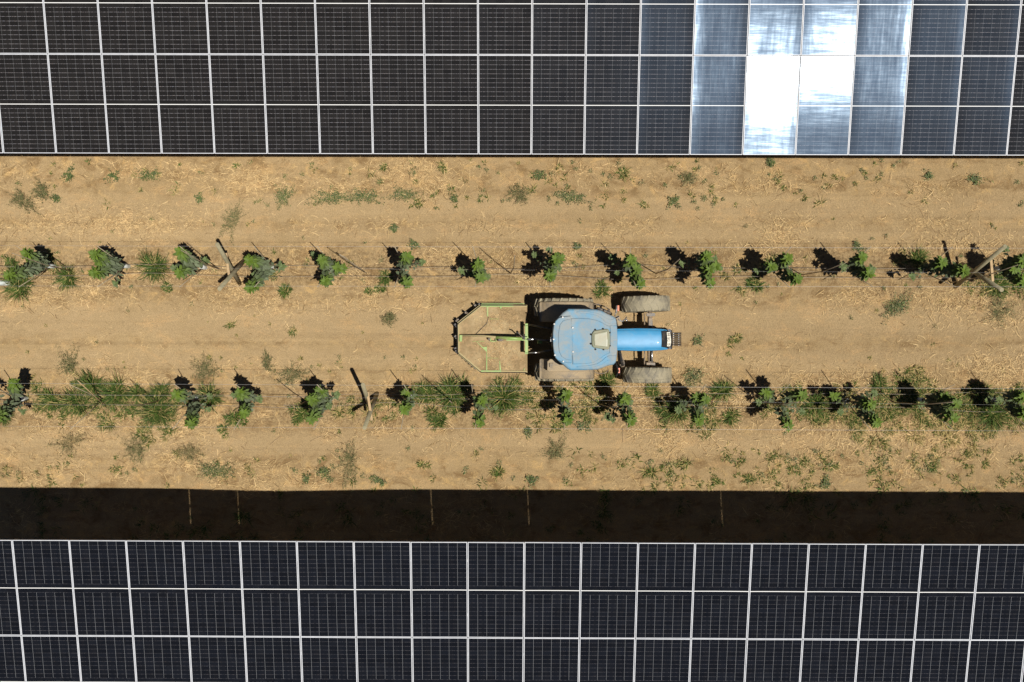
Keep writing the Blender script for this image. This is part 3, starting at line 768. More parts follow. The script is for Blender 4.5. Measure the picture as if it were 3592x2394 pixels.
# scattered sprigs over the strips
def scatter(n,x0,x1,y0,y1,s0,s1,dry,grassp=.5,clump=1.2):
    c=0;t=0
    while c<n and t<n*30:
        t+=1; px=r.uniform(x0,x1);py=r.uniform(y0,y1); p=P(px,py)
        if noise.noise(Vector((p.x*clump,p.y*clump,n)))<r.uniform(-.25,.35): continue
        c+=1
        if r.random()<grassp: grass(gm,G(p),r.uniform(s0,s1),r,n=r.randint(8,26),dry=dry)
        else: leafy(wd,G(p),r.uniform(s0,s1)*.6,r.uniform(s0,s1)*.5,r,.55,0,.07,.026,dry)
scatter(95,0,2353,368,480,.06,.16,.4,.5)
scatter(60,800,1700,370,475,.06,.18,.4,.5)
scatter(22,0,2353,500,560,.04,.08,.5,.4)
scatter(95,0,2353,1030,1118,.07,.19,.4,.7)
scatter(150,1430,2353,1035,1120,.07,.20,.4,.85)
scatter(60,0,2353,575,665,.06,.14,.4,.6)
scatter(70,600,2353,875,995,.06,.16,.45,.6)
scatter(30,0,1050,820,870,.05,.12,.6,.5)
scatter(26,1450,2353,670,860,.04,.09,.6,.6)
scatter(14,0,1000,680,820,.03,.07,.6,.5)
scatter(170,0,2353,1125,1260,.12,.30,.3,.7)
tag(gm.build('sparse_grass','grass'),kind='stuff')
tag(wd.build('sparse_weeds','weed'),kind='stuff')

# ---------------------------------------------------------------- straw litter
st=MB(); r=random.Random(77)
PB=[(370,445,.55),(500,545,.5),(560,600,.55),(600,690,1.0),(690,725,.35),(820,880,.6),(880,1000,1.0),(1000,1030,.4),(1035,1120,.62),(1120,1260,.35),(445,500,.16),(725,820,.13)]
PC=[(240,515,170,30,1.3),(330,520,60,25,.8),(560,410,80,30,1.3),(620,430,60,20,.9),(780,430,60,25,1.1),(940,400,110,40,1.2),(1000,440,60,30,.7),(1110,520,60,18,.8),(780,525,60,14,.6),(1790,540,50,40,1.6),(880,520,30,14,.8),(1100,590,200,25,.7),(720,700,260,25,.7),(60,690,110,30,.8),(280,870,90,25,1.3),(230,960,200,30,1.1),(430,985,90,30,1.1),(420,1045,70,30,.9),(170,1015,60,30,.9),(1740,430,90,16,.9),(2030,990,160,30,1.7),(2000,880,160,30,1.5),(2230,690,120,40,1.2),(2290,850,70,40,1.1),(1600,950,120,40,1.2),(1530,1020,30,30,1.1),(2180,1005,90,40,1.4),(1420,900,130,40,1.2),(2200,560,120,25,1.1),(1940,1040,220,40,.6),(1600,850,60,40,.9),(2310,740,60,20,.9)]
def dens(px,py,p):
    d=0
    for a,b,w in PB:
        if a<=py<b: d=w*.5
    d*=max(0,.10+1.9*noise.noise(Vector((p.x*.55,p.y*1.1,3)))+1.5*noise.noise(Vector((p.x*2.2,p.y*2.6,8))))
    for x,y,rx,ry,w in PC:
        q=((px-x)/rx)**2+((py-y)/ry)**2
        if q<4: d+=w*.55*math.exp(-q*1.2)
    return d
cnt=0;tries=0
while cnt<52000 and tries<700000:
    tries+=1; px=r.uniform(-30,2383);py=r.uniform(355,1262);p=P(px,py)
    if r.random()>dens(px,py,p): continue
    cnt+=1
    L=r.choice((.03,.04,.05,.07,.09,.12,.17,.24))*r.uniform(.6,1.25)
    az=r.uniform(0,6.28) if r.random()<.6 else r.gauss(0,.5)+(math.pi if r.random()<.5 else 0)
    segs=3; cur=r.gauss(0,1.1); pos=G(p,r.uniform(.004,.022)); wdt=r.uniform(.0018,.0048); prev=None
    zc=r.uniform(-.02,.05)*(L/.15); tn=(r.random(),r.random(),1.0 if r.random()<.25 else r.random()*.35)
    for i in range(segs+1):
        t=i/segs; s=Vector((-math.sin(az),math.cos(az),0)); w=wdt*(.5+.5*(1-abs(2*t-1)))
        q=Vector((pos.x,pos.y,pos.z+zc*4*t*(1-t)))
        a=st.vert(q-s*w,tn);b=st.vert(q+s*w,tn)
        if prev: st.face((prev[0],prev[1],b,a),False)
        prev=(a,b); pos=pos+Vector((math.cos(az),math.sin(az),0))*(L/segs); az+=cur/segs
tag(st.build('dry_straw','straw'),kind='stuff')
# small clods of earth
cl=MB(); r=random.Random(9)
for _ in range(8000):
    px=r.uniform(-20,2370);py=r.uniform(365,1260)
    if r.random()<.55: py=r.choice((615,925))+r.gauss(0,38)
    p=G(P(px,py)); s=r.uniform(.006,.02)*(1.5 if r.random()<.06 else 1)
    vs=[cl.vert(p+Vector((math.cos(a)*s*r.uniform(.7,1.3),math.sin(a)*s*r.uniform(.7,1.3),0))) for a in (0,1.25,2.5,3.75,5.0)]
    tp=cl.vert(p+Vector((r.uniform(-.3,.3)*s,r.uniform(-.3,.3)*s,s*.8)))
    for i in range(5): cl.face((vs[i],vs[(i+1)%5],tp))
tag(cl.build('soil_clods','soil'),kind='stuff')
# loose pieces of cane one can point to
for (x,y,x2,y2,fn,l) in [(1075,877,1230,900,C8,'pale piece of cut cane lying in the lower track below the front wheel'),(1003,660,1006,790,C8,'pale cut cane pointing at the wire below the front of the cab'),(1052,725,1135,650,C6,'short pale cane lying below the left grass clump'),(495,780,605,733,C7,'pale cane lying in the lower track left of the lower crossed posts'),(130,812,222,735,C7,'slanting pale cane lying below the fourth vine of the lower planted row'),(2115,232,2228,275,C8,'pale cane lying above the wire right of the front wheel'),(1970,682,2045,595,C5,'pale cane lying below the right crossed posts')]:
    a=G(fn(x,y),.015);b=G(fn(x2,y2),.015); m=MB(); m.tube([a,(a+b)/2+Vector((.004,.004,.004)),b],.011,6)
    tag(m.build('cut_cane','lath',None,a),l,'cane','loose pale canes on the soil')
b=G(C6(985,470)); t=C6(712,225,1.6); m=MB(); m.tube([b,(b+t)/2,t],.011,6)
tag(m.build('leaning_cane','lath',None,b),'long pale cane leaning out of the largest tuft of the left grass clump','cane')
b=G(C3(1008,412)); t=C3(760,242,.8); m=MB(); m.tube([b,(b+t)/2,t],.011,6)
tag(m.build('leaning_cane','cane',None,b),'pale cane leaning right of the fifth vine of the upper planted row','cane')

# ---------------------------------------------------------------- tractor
c0=T(1500,540,0)
TR=empty('tractor',(c0.x,c0.y,0),'dusty blue narrow orchard tractor with cab, parked facing right between the planted rows','tractor')
cy=T(0,541,1.6).y
def tyre(cx_,cyy,r_,w,ang,lugh,nl,name):
    m=MB(); h=w/2
    prof=[(-h*.78,r_*.60),(-h,r_*.74),(-h*.99,r_*.88),(-h*.86,r_*.965),(-h*.45,r_*.99),(0,r_),(h*.45,r_*.99),(h*.86,r_*.965),(h*.99,r_*.88),(h,r_*.74),(h*.78,r_*.60)]
    c=Vector((cx_,cyy,r_+lugh-.01)); m.lathe(prof,c,56,ang)
    rz=Matrix.Rotation(ang,3,'Z')
    for i in range(nl):
        for sd in(-1,1):
            a0=2*math.pi*(i+(.5 if sd>0 else 0))/nl; pts=[]
            steps=[(0.02,0),(.35,.10),(.7,.17),(.97,.20)]
            for (f,da) in steps:
                y=sd*h*f; a=a0-da*(24/nl)*.8; rr_=r_*(1.0-.03*f**3)
                pts.append((a,y,rr_))
            for (p,q) in zip(pts,pts[1:]):
                idx=[]
                for (a,y,rr_) in (p,q):
                    for (da,hr) in ((-.045*.6/r_,-.01),(-.03*.6/r_,lugh),(.03*.6/r_,lugh),(.045*.6/r_,-.01)):
                        v=Vector(((rr_+hr)*math.cos(a+da),y,(rr_+hr)*math.sin(a+da))); idx.append(m.vert(c+rz@v))
                for j in range(3): m.face((idx[j],idx[j+1],idx[4+j+1],idx[4+j]))
                m.face((idx[0],idx[3],idx[2],idx[1])); m.face((idx[4],idx[5],idx[6],idx[7]))
    w_=empty_part('wheel',TR,c)
    m.build('tyre','rubber',w_)
    k=MB(); k.lathe([(-h*.75,r_*.61),(-h*.7,r_*.53),(-h*.15,r_*.50),(-h*.05,r_*.1),(h*.05,r_*.1),(h*.12,r_*.50),(h*.7,r_*.53),(h*.75,r_*.61)],c,36,ang)
    k.build('rim','rim',w_)
def empty_part(name,par,loc):
    o=bpy.data.objects.new(name,None); C.objects.link(o); o.parent=par; o.location=Vector(loc)-Vector(par.location); return o
# MB.build with a nested parent needs the parent's world location
def _bld(self,name,mat,parent=None,loc=None):
    o=MB._b(self,name,mat,None,loc)
    if parent is not None:
        wl=Vector((0,0,0)); q=parent
        while q is not None: wl=wl+Vector(q.location); q=q.parent
        o.parent=parent; o.location=Vector(o.location)-wl
    return o
MB._b=MB.build; MB.build=_bld
fz=.57
p=T(1897,203,.85); FY1=p.y; FX=p.x; tyre(p.x,p.y,.57,.365,R(1.5),.004,20,'f')
p2=T(1913,873,.85); FY2=p2.y; tyre(p2.x,p2.y,.57,.365,R(-.5),.004,20,'f')
q=T(1118,238,.8); tyre(q.x,q.y,.665,.40,0,.032,22,'r'); RX,RY1=q.x,q.y
q2=T(1124,845,.8); tyre(q2.x,q2.y,.665,.40,0,.032,22,'r'); RY2=q2.y
# mudguards
def fender(xc,y0,y1,name,inner):
    m=MB(); n=16; r0=.745; t=.02; ringo=[];
    yo=max(y0,y1) if inner<0 else min(y0,y1)
    A0,A1=R(24),R(141)
    ys_=[y0,y0+(y1-y0)*.06,y1-(y1-y0)*.06,y1]; hh=[-.03,0,0,-.03]
    for rr_,sg in ((r0,1),(r0-t,-1)):
        rings=[]
        for i in range(n+1):
            a=A0+(A1-A0)*i/n
            rings.append([m.vert((xc+(rr_+h)*math.cos(a),y,.66+(rr_+h)*math.sin(a)*1.04)) for y,h in zip(ys_,hh)])
        ringo.append(rings)
        for i in range(n):
            for j in range(3):
                f=(rings[i][j],rings[i][j+1],rings[i+1][j+1],rings[i+1][j]); m.face(f if sg>0 else f[::-1],True)
    a,b=ringo
    for i in range(n):
        m.face((a[i][0],a[i+1][0],b[i+1][0],b[i][0])); m.face((a[i][3],b[i][3],b[i+1][3],a[i+1][3]))
    for i in (0,n):
        for j in range(3): m.face((a[i][j],b[i][j],b[i][j+1],a[i][j+1]))
    return m.build('mudguard','fender',TR)
fy_t=[T(0,182,1.4).y,T(0,372,1.4).y]; fy_b=[T(0,912,1.4).y,T(0,722,1.4).y]
xc=T(1128,0,1.1).x
fender(xc,fy_t[0],fy_t[1],'',1); fender(xc,fy_b[1],fy_b[0],'',1)
# flat tops over the guards, chamfered towards the rear
def flat(poly,z,name,mat,t=.03,ins=.012,par=None): 
    m=MB(); m.prism([T(x,y,z) for x,y in poly],z-t,z,ins,ins); return m.build(name,mat,par or TR)
flat([(975,840),(960,828),(962,745),(990,722),(1050,728),(1130,790),(1340,800),(1338,832),(1300,843)],1.52,'guard_cover','fender',.07,.02)
flat([(984,800),(984,762),(1020,762),(1020,800)],1.56,'lamp_bracket','fender',.05,.008)
# chassis and engine block
def tb(x0,x1,y0,y1,z0,z1,name,mat,ins=.015):
    zz=(z0+z1)/2
    a=T(x0,y0,z1);b=T(x1,y1,z1); m=MB(); m.prism([(a.x,a.y),(b.x,a.y),(b.x,b.y),(a.x,b.y)],z0,z1,ins,ins); return m.build(name,mat,TR)
tb(1060,1700,485,600,.45,1.0,'transmission','iron'); tb(1650,2105,478,608,.50,1.15,'engine_block','iron')
tb(1030,1200,400,690,.50,.85,'rear_axle','iron'); 
m=MB(); m.tube([(RX,RY1-.2,.68),(RX,RY2+.2,.68)],.10,12); m.build('axle_housing','iron',TR)
# front axle with steering rod and cylinder
m=MB(); ax=T(1925,0,.6).x; m.tube([(ax,FY1-.17,.58),(ax,FY1-.32,.60),(ax,cy,.63),(ax,FY2+.32,.60),(ax,FY2+.17,.58)],.06,10,rr=[.05,.055,.085,.055,.05]); m.build('front_axle','axle',TR)
m=MB(); bx=ax-.13; m.tube([(bx,FY1-.22,.62),(bx,FY2+.22,.62)],.016,8); m.build('steering_rod','axle',TR)
m=MB(); m.box((ax+.01,FY1-.25,.66),(.20,.07,.06)); m.box((ax+.01,FY2+.25,.66),(.20,.07,.06)); m.build('steering_knuckle','axle',TR)
m=MB(); m.tube([(ax+.03,FY2+.30,.74),(ax+.03,cy-.2,.74)],.022,8); m.build('steering_cylinder','steel',TR)
m=MB(); m.bar((ax,FY1-.33,.69),(ax,FY1-.62,.69),.085,.05); m.build('axle_guard','axle',TR)
# bonnet: lofted sections
xs_=[1560,1625,1700,1800,1900,1980,2040,2085,2112]
def hw(x): return {1560:98,1625:100,1700:103,1800:106,1900:105,1980:103,2040:99,2085:94,2112:88}[x]
m=MB(); rings=[]
for x in xs_:
    zt=1.50-.00006*(x-1560)-(0.035 if x>=2085 else 0)-(.05 if x>=2112 else 0)
    X=T(x,0,1.45).x; w=hw(x)/2.6739/FP*(H-1.45); yc=T(0,540,1.45).y
    prof=[(-1.0,-.50),(-1.03,-.30),(-1.02,-.15),(-.97,-.06),(-.86,-.045),(-.83,-.015),(-.70,0),(-.35,.012),(0,.016),(.35,.012),(.70,0),(.83,-.015),(.86,-.045),(.97,-.06),(1.02,-.15),(1.03,-.30),(1.0,-.50)]
    rings.append([m.vert((X,yc-a*w,zt+b)) for a,b in prof])
for a,b in zip(rings,rings[1:]):
    for j in range(len(a)-1): m.face((a[j],a[j+1],b[j+1],b[j]),j not in (3,4,5,10,11,12))
m.face(tuple(rings[-1])); m.face(tuple(reversed(rings[0])))
m.build('bonnet','hood',TR)
# bonnet grille panel and number plate
zb=1.492
gp=MB()
def slab(mb,pts,t):   # pts world 3D top corners
    n=len(mb.v); k=len(pts)
    for q_ in pts: mb.vert(q_)
    for q_ in pts: mb.vert(Vector(q_)-Vector((0,0,t)))
    mb.face(tuple(range(n,n+k))); mb.face(tuple(reversed(range(n+k,n+2*k))))
    for i in range(k): mb.face((n+i,n+k+i,n+k+(i+1)%k,n+(i+1)%k))
pts=[T(2035,462,1.497),T(2085,457,1.487),T(2112,470,1.455),T(2126,478,1.41),T(2128,600,1.41),T(2116,612,1.455),T(2090,618,1.487),T(2036,610,1.497)]
slab(gp,pts,.12); gp.build('grille_panel','black',TR)
cps=[((2083,472),(2112,470)),((2086,500),(2118,500)),((2088,535),(2122,535)),((2088,570),(2122,570)),((2085,603),(2116,603))]
pm=MB(); tops=[]
for (a,b) in cps:
    A=T(a[0],a[1],1.508);B=T(b[0],b[1],1.475); tops.append((pm.vert(A),pm.vert(B),pm.vert(A-Vector((0,0,.02))),pm.vert(B-Vector((0,0,.02)))))
for a,b in zip(tops,tops[1:]):
    pm.face((a[0],a[1],b[1],b[0])); pm.face((a[2],b[2],b[3],a[3])); pm.face((a[0],b[0],b[2],a[2])); pm.face((a[1],a[3],b[3],b[1]))
pm.face((tops[0][0],tops[0][2],tops[0][3],tops[0][1])); pm.face((tops[-1][0],tops[-1][1],tops[-1][3],tops[-1][2]))
plate=pm.build('number_plate','plate',TR)
cu=bpy.data.curves.new('plate_lettering','FONT'); cu.body='SL DR·89'; cu.size=.092; cu.align_x='CENTER'; cu.align_y='CENTER'; cu.extrude=.0015; cu.space_character=1.0; cu.offset=.0008
to=bpy.data.objects.new('plate_lettering',cu); C.objects.link(to)
pc=(T(2086,537,1.508)+T(2120,537,1.475))/2
bpy.context.view_layer.update()
tm_=bpy.data.meshes.new_from_object(to.evaluated_get(bpy.context.evaluated_depsgraph_get())); bpy.data.objects.remove(to)
wtxt=max(v.co.x for v in tm_.vertices)-min(v.co.x for v in tm_.vertices)
plen=abs(T(0,476,1.49).y-T(0,598,1.49).y)
for v in tm_.vertices: v.co.x*=plen*.97/wtxt
tm_.materials.clear(); tm_.materials.append(MT['ink'])
to=bpy.data.objects.new('plate_lettering',tm_); C.objects.link(to)
sl=math.atan2(.033,(T(2120,0,1.49)-T(2086,0,1.49)).x)
to.rotation_euler=(Matrix.Rotation(sl,3,'Y')@Matrix.Rotation(R(90),3,'Z')).to_euler()
to.parent=plate; bpy.context.view_layer.update()
to.matrix_parent_inverse=plate.matrix_world.inverted(); to.location=pc+Vector((.002,0,.004))
# headlamp corners
for y0,y1 in ((440,472),(606,630)):
    m=MB(); slab(m,[T(2088,y0+6,1.44),T(2118,y0,1.41),T(2124,y1,1.41),T(2104,y1,1.44)],.12); m.build('headlight','steel',TR)
# bonnet side skirts and nose
tb(2100,2136,452,630,.62,1.36,'nose_guard','black')
# front weights
for i in range(7):
    y=480+i*18.3; tb(2134,2220,y-6.5,y+6.5,.50,.92,'front_weight','black',.008)
    m=MB(); m.box(T(2146,y+2,.925),(.022,.014,.010)); m.box(T(2195,y+7,.925),(.016,.010,.010)); m.build('weight_bolt','galv',TR)
# cab
def cabpt(x,y,z): return T(x,y,z)
lowp=[(1120,420,1.25),(1560,440,1.25),(1560,645,1.25),(1120,665,1.25)]
upp=[(1100,330,2.28),(1590,385,2.28),(1590,705,2.28),(1100,750,2.28)]
m=MB(); L_=[m.vert(T(*a)) for a in lowp]; U_=[m.vert(T(*a)) for a in upp]
for i in range(4): m.face((L_[i],L_[(i+1)%4],U_[(i+1)%4],U_[i]))
m.face(tuple(L_)); m.face(tuple(reversed(U_))); m.build('cab_glass','glass',TR)
for a,b in zip(lowp,upp):
    m=MB(); m.bar(T(*a),T(*b),.06,.06); m.build('cab_pillar','black',TR)
tb(1130,1570,440,645,.85,1.27,'cab_floor','blue')
roof=[(1160,250),(1300,251),(1420,256),(1470,266),(1530,298),(1575,316),(1602,333),(1612,370),(1619,430),(1622,540),(1620,640),(1612,715),(1606,752),(1585,776),(1530,786),(1480,806),(1430,822),(1320,828),(1180,830),(1148,812),(1110,775),(1080,752),(1045,722),(1030,690),(1018,620),(1013,540),(1013,450),(1020,395),(1040,360),(1075,322),(1105,288)]
m=MB(); m.prism([T(x,y,2.36) for x,y in roof],2.24,2.385,.05,.06); RF=m.build('cab_roof','blue',TR)
plateau=[(1185,342),(1260,338),(1350,342),(1430,358),(1480,380),(1515,402),(1545,412),(1546,540),(1546,668),(1520,678),(1490,695),(1450,725),(1400,755),(1330,768),(1200,772),(1190,540)]
m=MB(); m.prism([T(x,y,2.41) for x,y in plateau],2.37,2.412,.02,.02); m.build('roof_crown','blue',TR)
strip=[(1550,408),(1612,410),(1619,480),(1621,540),(1619,610),(1612,664),(1545,668),(1547,600),(1555,585),(1556,480)]
m=MB(); m.prism([T(x,y,2.40) for x,y in strip],2.37,2.402,.01,.008); m.build('roof_brow','blue',TR)
for s_ in (1,-1):
    def my(y): return y if s_>0 else 1082-y
    sc=[(1240,my(292)),(1350,my(298)),(1430,my(316)),(1475,my(345)),(1510,my(378)),(1555,my(395)),(1606,my(392)),(1600,my(352)),(1560,my(350)),(1525,my(345)),(1480,my(312)),(1430,my(292)),(1340,my(276)),(1240,my(276))]
    m=MB(); m.prism([T(x,y,2.39) for x,y in sc],2.37,2.397,.008,.008); m.build('roof_ridge','blue',TR)
for poly in ([(1545,362),(1600,342),(1611,384),(1560,380)],[(1545,708),(1603,696),(1606,740),(1572,736)]):
    m=MB(); slab(m,[T(x,y,2.40-(.0 if x<1580 else .0)) for x,y in poly],.02); m.build('lamp_recess','blue',TR)
cover=[(1040,366),(1072,336),(1120,324),(1182,318),(1186,350),(1196,414),(1208,420),(1211,432),(1201,440),(1205,540),(1203,642),(1212,650),(1210,662),(1199,667),(1190,762),(1150,758),(1112,752),(1062,735),(1040,712),(1025,660),(1017,600),(1015,540),(1016,470),(1024,410)]
m=MB(); m.prism([T(x,y,2.45) for x,y in cover],2.38,2.448,.015,.02); cv_=m.build('roof_cover','blue',TR)
inner=[(1080,400),(1110,362),(1150,350),(1180,352),(1190,420),(1197,540),(1194,650),(1184,735),(1140,728),(1096,700),(1074,660),(1066,600),(1064,480)]
m=MB(); m.prism([T(x,y,2.465) for x,y in inner],2.44,2.464,.02,.014); m.build('cover_panel','blue',cv_)
for x,y in ((1107,332),(1028,395),(1022,538),(1034,686),(1112,746),(1201,429),(1203,655)):
    m=MB(); a=T(x,y,2.46); m.tube([a,a+Vector((0,0,.02))],.018,10); m.build('bolt','rim',cv_)
h=[(1390,470),(1402,455),(1500,441),(1530,441),(1544,455),(1550,500),(1550,590),(1545,620),(1533,634),(1500,632),(1402,618),(1386,606),(1380,580),(1380,490)]
m=MB(); m.prism([T(x,y,2.46) for x,y in h],2.40,2.46,.025,.02); hf=m.build('roof_hatch','hatchframe',TR)
h2=[(1398,484),(1524,457),(1533,540),(1532,614),(1402,598),(1396,540)]
m=MB(); m.prism([T(x,y,2.48) for x,y in h2],2.45,2.478,.03,.012); m.build('hatch_pane','hatch',hf)
for x,y in ((1414,448),(1487,440),(1373,492),(1372,580),(1415,632),(1490,633),(1549,475),(1551,598)):
    m=MB(); a=T(x,y,2.44); m.box(a,(.03,.03,.03),.6); m.build('clip','black',hf)
tb(992,1012,518,560,2.15,2.30,'rear_lamp','rim',.004)
m=MB(); m.tube([T(1006,478,2.2),T(1002,540,2.25),T(1006,608,2.2)],.006,6); m.build('wiper','steel',TR)
# exhaust, steps, mirrors, indicators
m=MB(); m.prism([T(x,y,1.30) for x,y in ((1608,330),(1640,320),(1662,372),(1668,400),(1640,412),(1622,412),(1612,370))],1.08,1.30,.03,.03); m.build('fuel_tank','fender',TR)
m=MB(); a=T(1622,335,1.33); m.tube([a-Vector((0,0,.06)),a+Vector((0,0,.03))],.05,12); m.build('filler_cap','axle',TR)
m=MB(); m.tube([T(1625,345,1.85),T(1640,362,1.85),T(1668,368,1.85),T(1688,352,1.8),T(1708,328,1.75)],.013,7); m.build('exhaust_pipe','galv',TR)
m=MB(); m.tube([T(1595,320,1.7),T(1607,285,1.75)],.012,6); m.tube([T(1607,290,1.75),T(1617,222,1.72)],.024,6); m.build('mirror_arm','galv',TR)
m=MB(); m.box(T(1627,246,1.7),(.035,.12,.09)); m.build('indicator_lamp','orange',TR)
m=MB(); m.tube([T(1600,750,1.7),T(1618,800,1.75),T(1632,835,1.75),T(1608,885,1.7)],.02,7); m.tube([T(1632,800,1.7),T(1645,840,1.7),T(1640,875,1.7)],.01,6); m.build('mirror_arm','black',TR)
m=MB(); m.box(T(1634,830,1.72),(.03,.11,.08)); m.build('indicator_lamp','orange',TR)
m=MB(); m.tube([T(1700,362,1.2),T(1712,355,1.2)],.03,8); m.build('exhaust_tip','steel',TR)
m=MB(); slab(m,[T(1625,640,1.30),T(1650,640,1.30),T(1690,760,1.15),T(1686,795,1.1),T(1660,800,1.05),T(1632,770,1.05),T(1622,700,1.15)],.1); m.build('air_duct','axle',TR)
m=MB(); m.tube([T(1640,645,1.36),T(1655,735,1.32),T(1668,785,1.25)],.03,8); m.build('duct_pipe','black',TR)
m=MB()
for s_ in (0,1):
    y0=300 if s_==0 else 830
    m.tube([T(1395,y0-(90 if s_==0 else -8),.9),T(1440,y0-(95 if s_==0 else -28),.85),T(1500,y0-(70 if s_==0 else -25),.8),T(1540,y0-(45 if s_==0 else 5),.8)],.011,6)
m.build('step_rail','axle',TR)
for pts_,r_ in (([T(1400,205,.7),T(1450,215,.75),T(1475,225,.7)],.02),([T(1430,245,1.0),T(1480,262,.95),T(1550,290,.95),T(1560,300,.9)],.035),([T(1460,215,.8),T(1470,262,.8)],.02),([T(1535,255,.9),T(1545,275,.9)],.03),([T(1420,260,.8),T(1520,285,.8)],.05)):
    m=MB(); m.tube(pts_,r_,7); m.build('step_bracket','iron',TR)
# three point linkage and top link
for (a,b,rr_) in ((T(1020,440,.85),T(790,400,.62),.022),(T(1010,635,.85),T(870,662,.70),.022),(T(870,662,.70),T(785,664,.62),.016),(T(1020,500,.9),T(1000,500,.6),.03)):
    m=MB(); m.tube([a,(a+b)/2,b],rr_,8); m.build('lift_arm','steel' if rr_<.02 else 'axle',TR)
m=MB(); m.tube([T(1000,545,1.0),T(920,545,.95),T(850,535,.92)],.02,8); m.build('top_link','axle',TR)
m=MB(); m.tube([T(850,537,.92),T(775,538,.90)],.026,8); m.build('top_link_screw','steel',TR)
tb(870,915,545,578,.60,.80,'drawbar','lime')

# ---------------------------------------------------------------- rotary mower
c1=M(820,770,0)
MO=empty('rotary_mower',(c1.x,c1.y,0),'lime green rotary mower with a dust covered deck, hitched behind the blue tractor','mower')
ZD=.36
def mp(poly,z0,z1,name,mat,ins=.006,par=None):
    m=MB(); m.prism([M(x,y,z1) for x,y in poly],z0,z1,ins,ins); return m.build(name,mat,par or MO)
deck=[(150,500),(600,135),(1508,135),(1512,1440),(600,1430),(165,1060)]
m=MB(); m.prism([M(x,y,ZD) for x,y in deck],ZD-.02,ZD,.004,.004); m.build('deck','deck',MO)
def mbar(a,b,z,w,h,name,mat,z2=None):
    m=MB(); A=M(a[0],a[1],z);B=M(b[0],b[1],z if z2 is None else z2); m.bar(A,B,w,h); return m.build(name,mat,MO)
mbar((600,130),(1240,130),ZD+.025,.05,.05,'rim_rail','lime'); mbar((1241,130),(1508,134),ZD+.024,.045,.048,'rim_rail','limedust')
mbar((600,1418),(1000,1418),ZD+.025,.045,.05,'rim_rail','lime'); mbar((1001,1420),(1510,1430),ZD+.02,.045,.04,'rim_rail','limedust')
for a,b in (((150,480),(595,130)),((152,500),(158,1050)),((165,1060),(590,1420))):
    mbar(a,b,ZD+.02,.06,.05,'rim_rail','limedust')
mbar((612,85),(1460,92),ZD-.03,.012,.02,'side_rail','lime')
# skirt under the rim
m=MB()
sk=[(1500,128),(600,128),(143,492),(150,1058),(598,1438),(1500,1444)]
for a,b in zip(sk,sk[1:]): m.bar(M(*a,ZD),M(*b,ZD),.012,.50); 
for i in range(len(m.v)): m.v[i]=(m.v[i][0],m.v[i][1],m.v[i][2]-.16 if m.v[i][2]>ZD else max(.06,m.v[i][2]+.0))
m.build('skirt','black',MO)
# chain hooks round the rear
r=random.Random(4)
for (x,y,dx,dy) in [(130,395,-1,-.6),(110,425,-1,-.2),(560,85,-.3,-1),(480,105,-.4,-1),(100,1020,-1,.2),(120,1050,-1,.5),(290,250,-.6,-.8),(330,275,-.6,-.8),(75,500,-1,0),(105,535,-1,0),(80,730,-1,0),(105,765,-1,0),(80,965,-1,0),(290,1200,-.7,.8),(370,1270,-.7,.8),(410,1310,-.7,.8),(475,1365,-.7,.8)]:
    m=MB(); a=M(x,y,ZD-.06); d=Vector((dx,-dy,0)).normalized()*.05
    m.box(a-d*.4,(.05,.035,.05),r.uniform(0,1.5)); m.tube([a-d*1.4,a+d*.4],.012,6); m.build('chain_hook','iron',MO)
# headstock
mp([(1465,478),(1522,478),(1526,1080),(1464,1080)],.68,.76,'headstock_beam','lime')
for y in (520,770,1050): mbar((1494,y),(1494,y+8),.55,.05,.42,'headstock_leg','lime')
m=MB(); m.tube([M(1410,782,.92),M(1150,768,.86),M(900,752,.78)],.036,12); m.build('brace_tube','lime',MO)
m=MB(); m.tube([M(900,752,.78),M(640,722,.56),M(180,712,.42)],.022,8,rr=[.03,.022,.02]); m.build('brace_rod','limedust',MO)
mbar((1100,802),(1470,802),.80,.03,.05,'brace_plate','lime'); mbar((1410,765),(1530,765),.86,.05,.05,'brace_head','lime')
for pts_ in ([(455,712),(530,712),(530,738),(455,738)],[(780,765),(800,765),(800,830),(780,830)],[(801,815),(880,820),(880,838),(801,838)],[(885,765),(915,765),(900,835),(885,835)],[(175,705),(235,705),(225,835),(175,835)]):
    mp(pts_,ZD-.003,ZD+.10,'bracket','lime')
tbx=[(930,770),(1060,775),(1060,805),(1000,830),(930,825)]; mp(tbx,ZD-.003,.62,'gearbox','iron',.02)
mp([(740,765),(778,765),(778,825),(740,800)],ZD-.003,ZD+.16,'chain_bracket','iron')
for pts_ in ([(708,152),(746,152),(744,320),(728,352),(714,300)],[(968,152),(1010,152),(1000,185),(975,188)],[(510,845),(528,845),(640,945),(716,932),(720,1048)],[(708,1049),(720,1049),(724,1396),(700,1396)],[(962,1210),(972,1210),(996,1398),(964,1396)],[(420,826),(665,822),(665,832),(420,832)],[(765,384),(955,388),(955,394),(765,392)],[(722,1150),(940,1158),(940,1164),(722,1158)],[(1440,1380),(1458,1350),(1456,1400),(1436,1404)]):
    mp(pts_,ZD-.002,ZD+.022,'deck_rib','lime',.003)
m=MB(); m.tube([M(1290,655,.95),M(1340,670,.95),M(1440,770,.93)],.014,6); m.tube([M(1440,690,.9),M(1450,790,.95)],.025,6); m.build('hitch_lever','iron',MO)
m=MB(); m.tube([M(500,690,ZD+.03),M(720,470,ZD+.02),M(745,350,ZD+.02)],.007,5); m.build('cable','iron',MO)
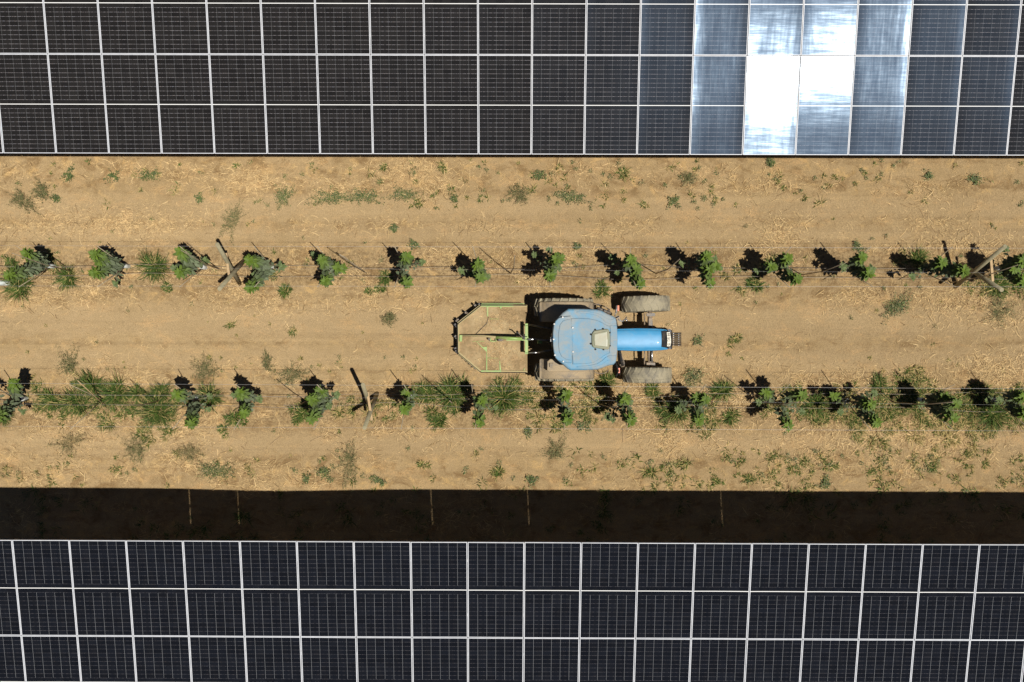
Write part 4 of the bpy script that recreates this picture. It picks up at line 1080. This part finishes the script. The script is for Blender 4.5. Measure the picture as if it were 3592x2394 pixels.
# straw and crumbs lying on the deck
m=MB(); r=random.Random(12)
for _ in range(900):
    x=r.gauss(950,260);y=r.choice((r.gauss(380,170),r.gauss(1100,190)))
    if not(380<x<1470 and 170<y<1390) or 660<y<860: continue
    p_=M(x,y,ZD+r.uniform(.003,.012)); az=r.uniform(0,6.28); L=r.uniform(.02,.08); w=r.uniform(.0015,.004)
    d=Vector((math.cos(az),math.sin(az),0)); s=Vector((-d.y,d.x,0)); tn=(r.random(),r.random(),r.random())
    i0=[m.vert(p_-s*w,tn),m.vert(p_+s*w,tn),m.vert(p_+d*L+s*w*.6+Vector((0,0,.01)),tn),m.vert(p_+d*L-s*w*.6+Vector((0,0,.01)),tn)]
    m.face(tuple(i0))
tag(m.build('chopped_straw','straw',MO),kind='stuff')

# ---------------------------------------------------------------- camera, light, world
cam=bpy.data.cameras.new('camera'); co=bpy.data.objects.new('camera',cam); C.objects.link(co)
co.location=(0,0,H); co.rotation_euler=(0,0,0); cam.sensor_width=36; cam.lens=36*FP/3592; cam.clip_end=1500; cam.clip_start=.5
bpy.context.scene.camera=co
sl_=bpy.data.lights.new('sun','SUN'); so=bpy.data.objects.new('sun',sl_); C.objects.link(so)
sl_.energy=5.0; sl_.angle=R(.53); sl_.color=(1,.955,.88); so.rotation_euler=SUN.to_track_quat('Z','Y').to_euler(); so.location=(8,-4,30)
w=bpy.data.worlds.new('World'); bpy.context.scene.world=w; w.use_nodes=True
sk_=w.node_tree.nodes.new('ShaderNodeTexSky'); sk_.sky_type='NISHITA'; sk_.sun_disc=False
sk_.sun_elevation=math.asin(SUN.z); sk_.sun_rotation=math.atan2(SUN.x,SUN.y); sk_.altitude=3500; sk_.air_density=.6; sk_.dust_density=.2
bg=w.node_tree.nodes['Background']; w.node_tree.links.new(sk_.outputs[0],bg.inputs[0]); bg.inputs[1].default_value=.05
sc=bpy.context.scene
sc.view_settings.view_transform='Standard'; sc.view_settings.look='None'; sc.view_settings.gamma=1; sc.view_settings.exposure=.0
sc.render.engine='CYCLES'
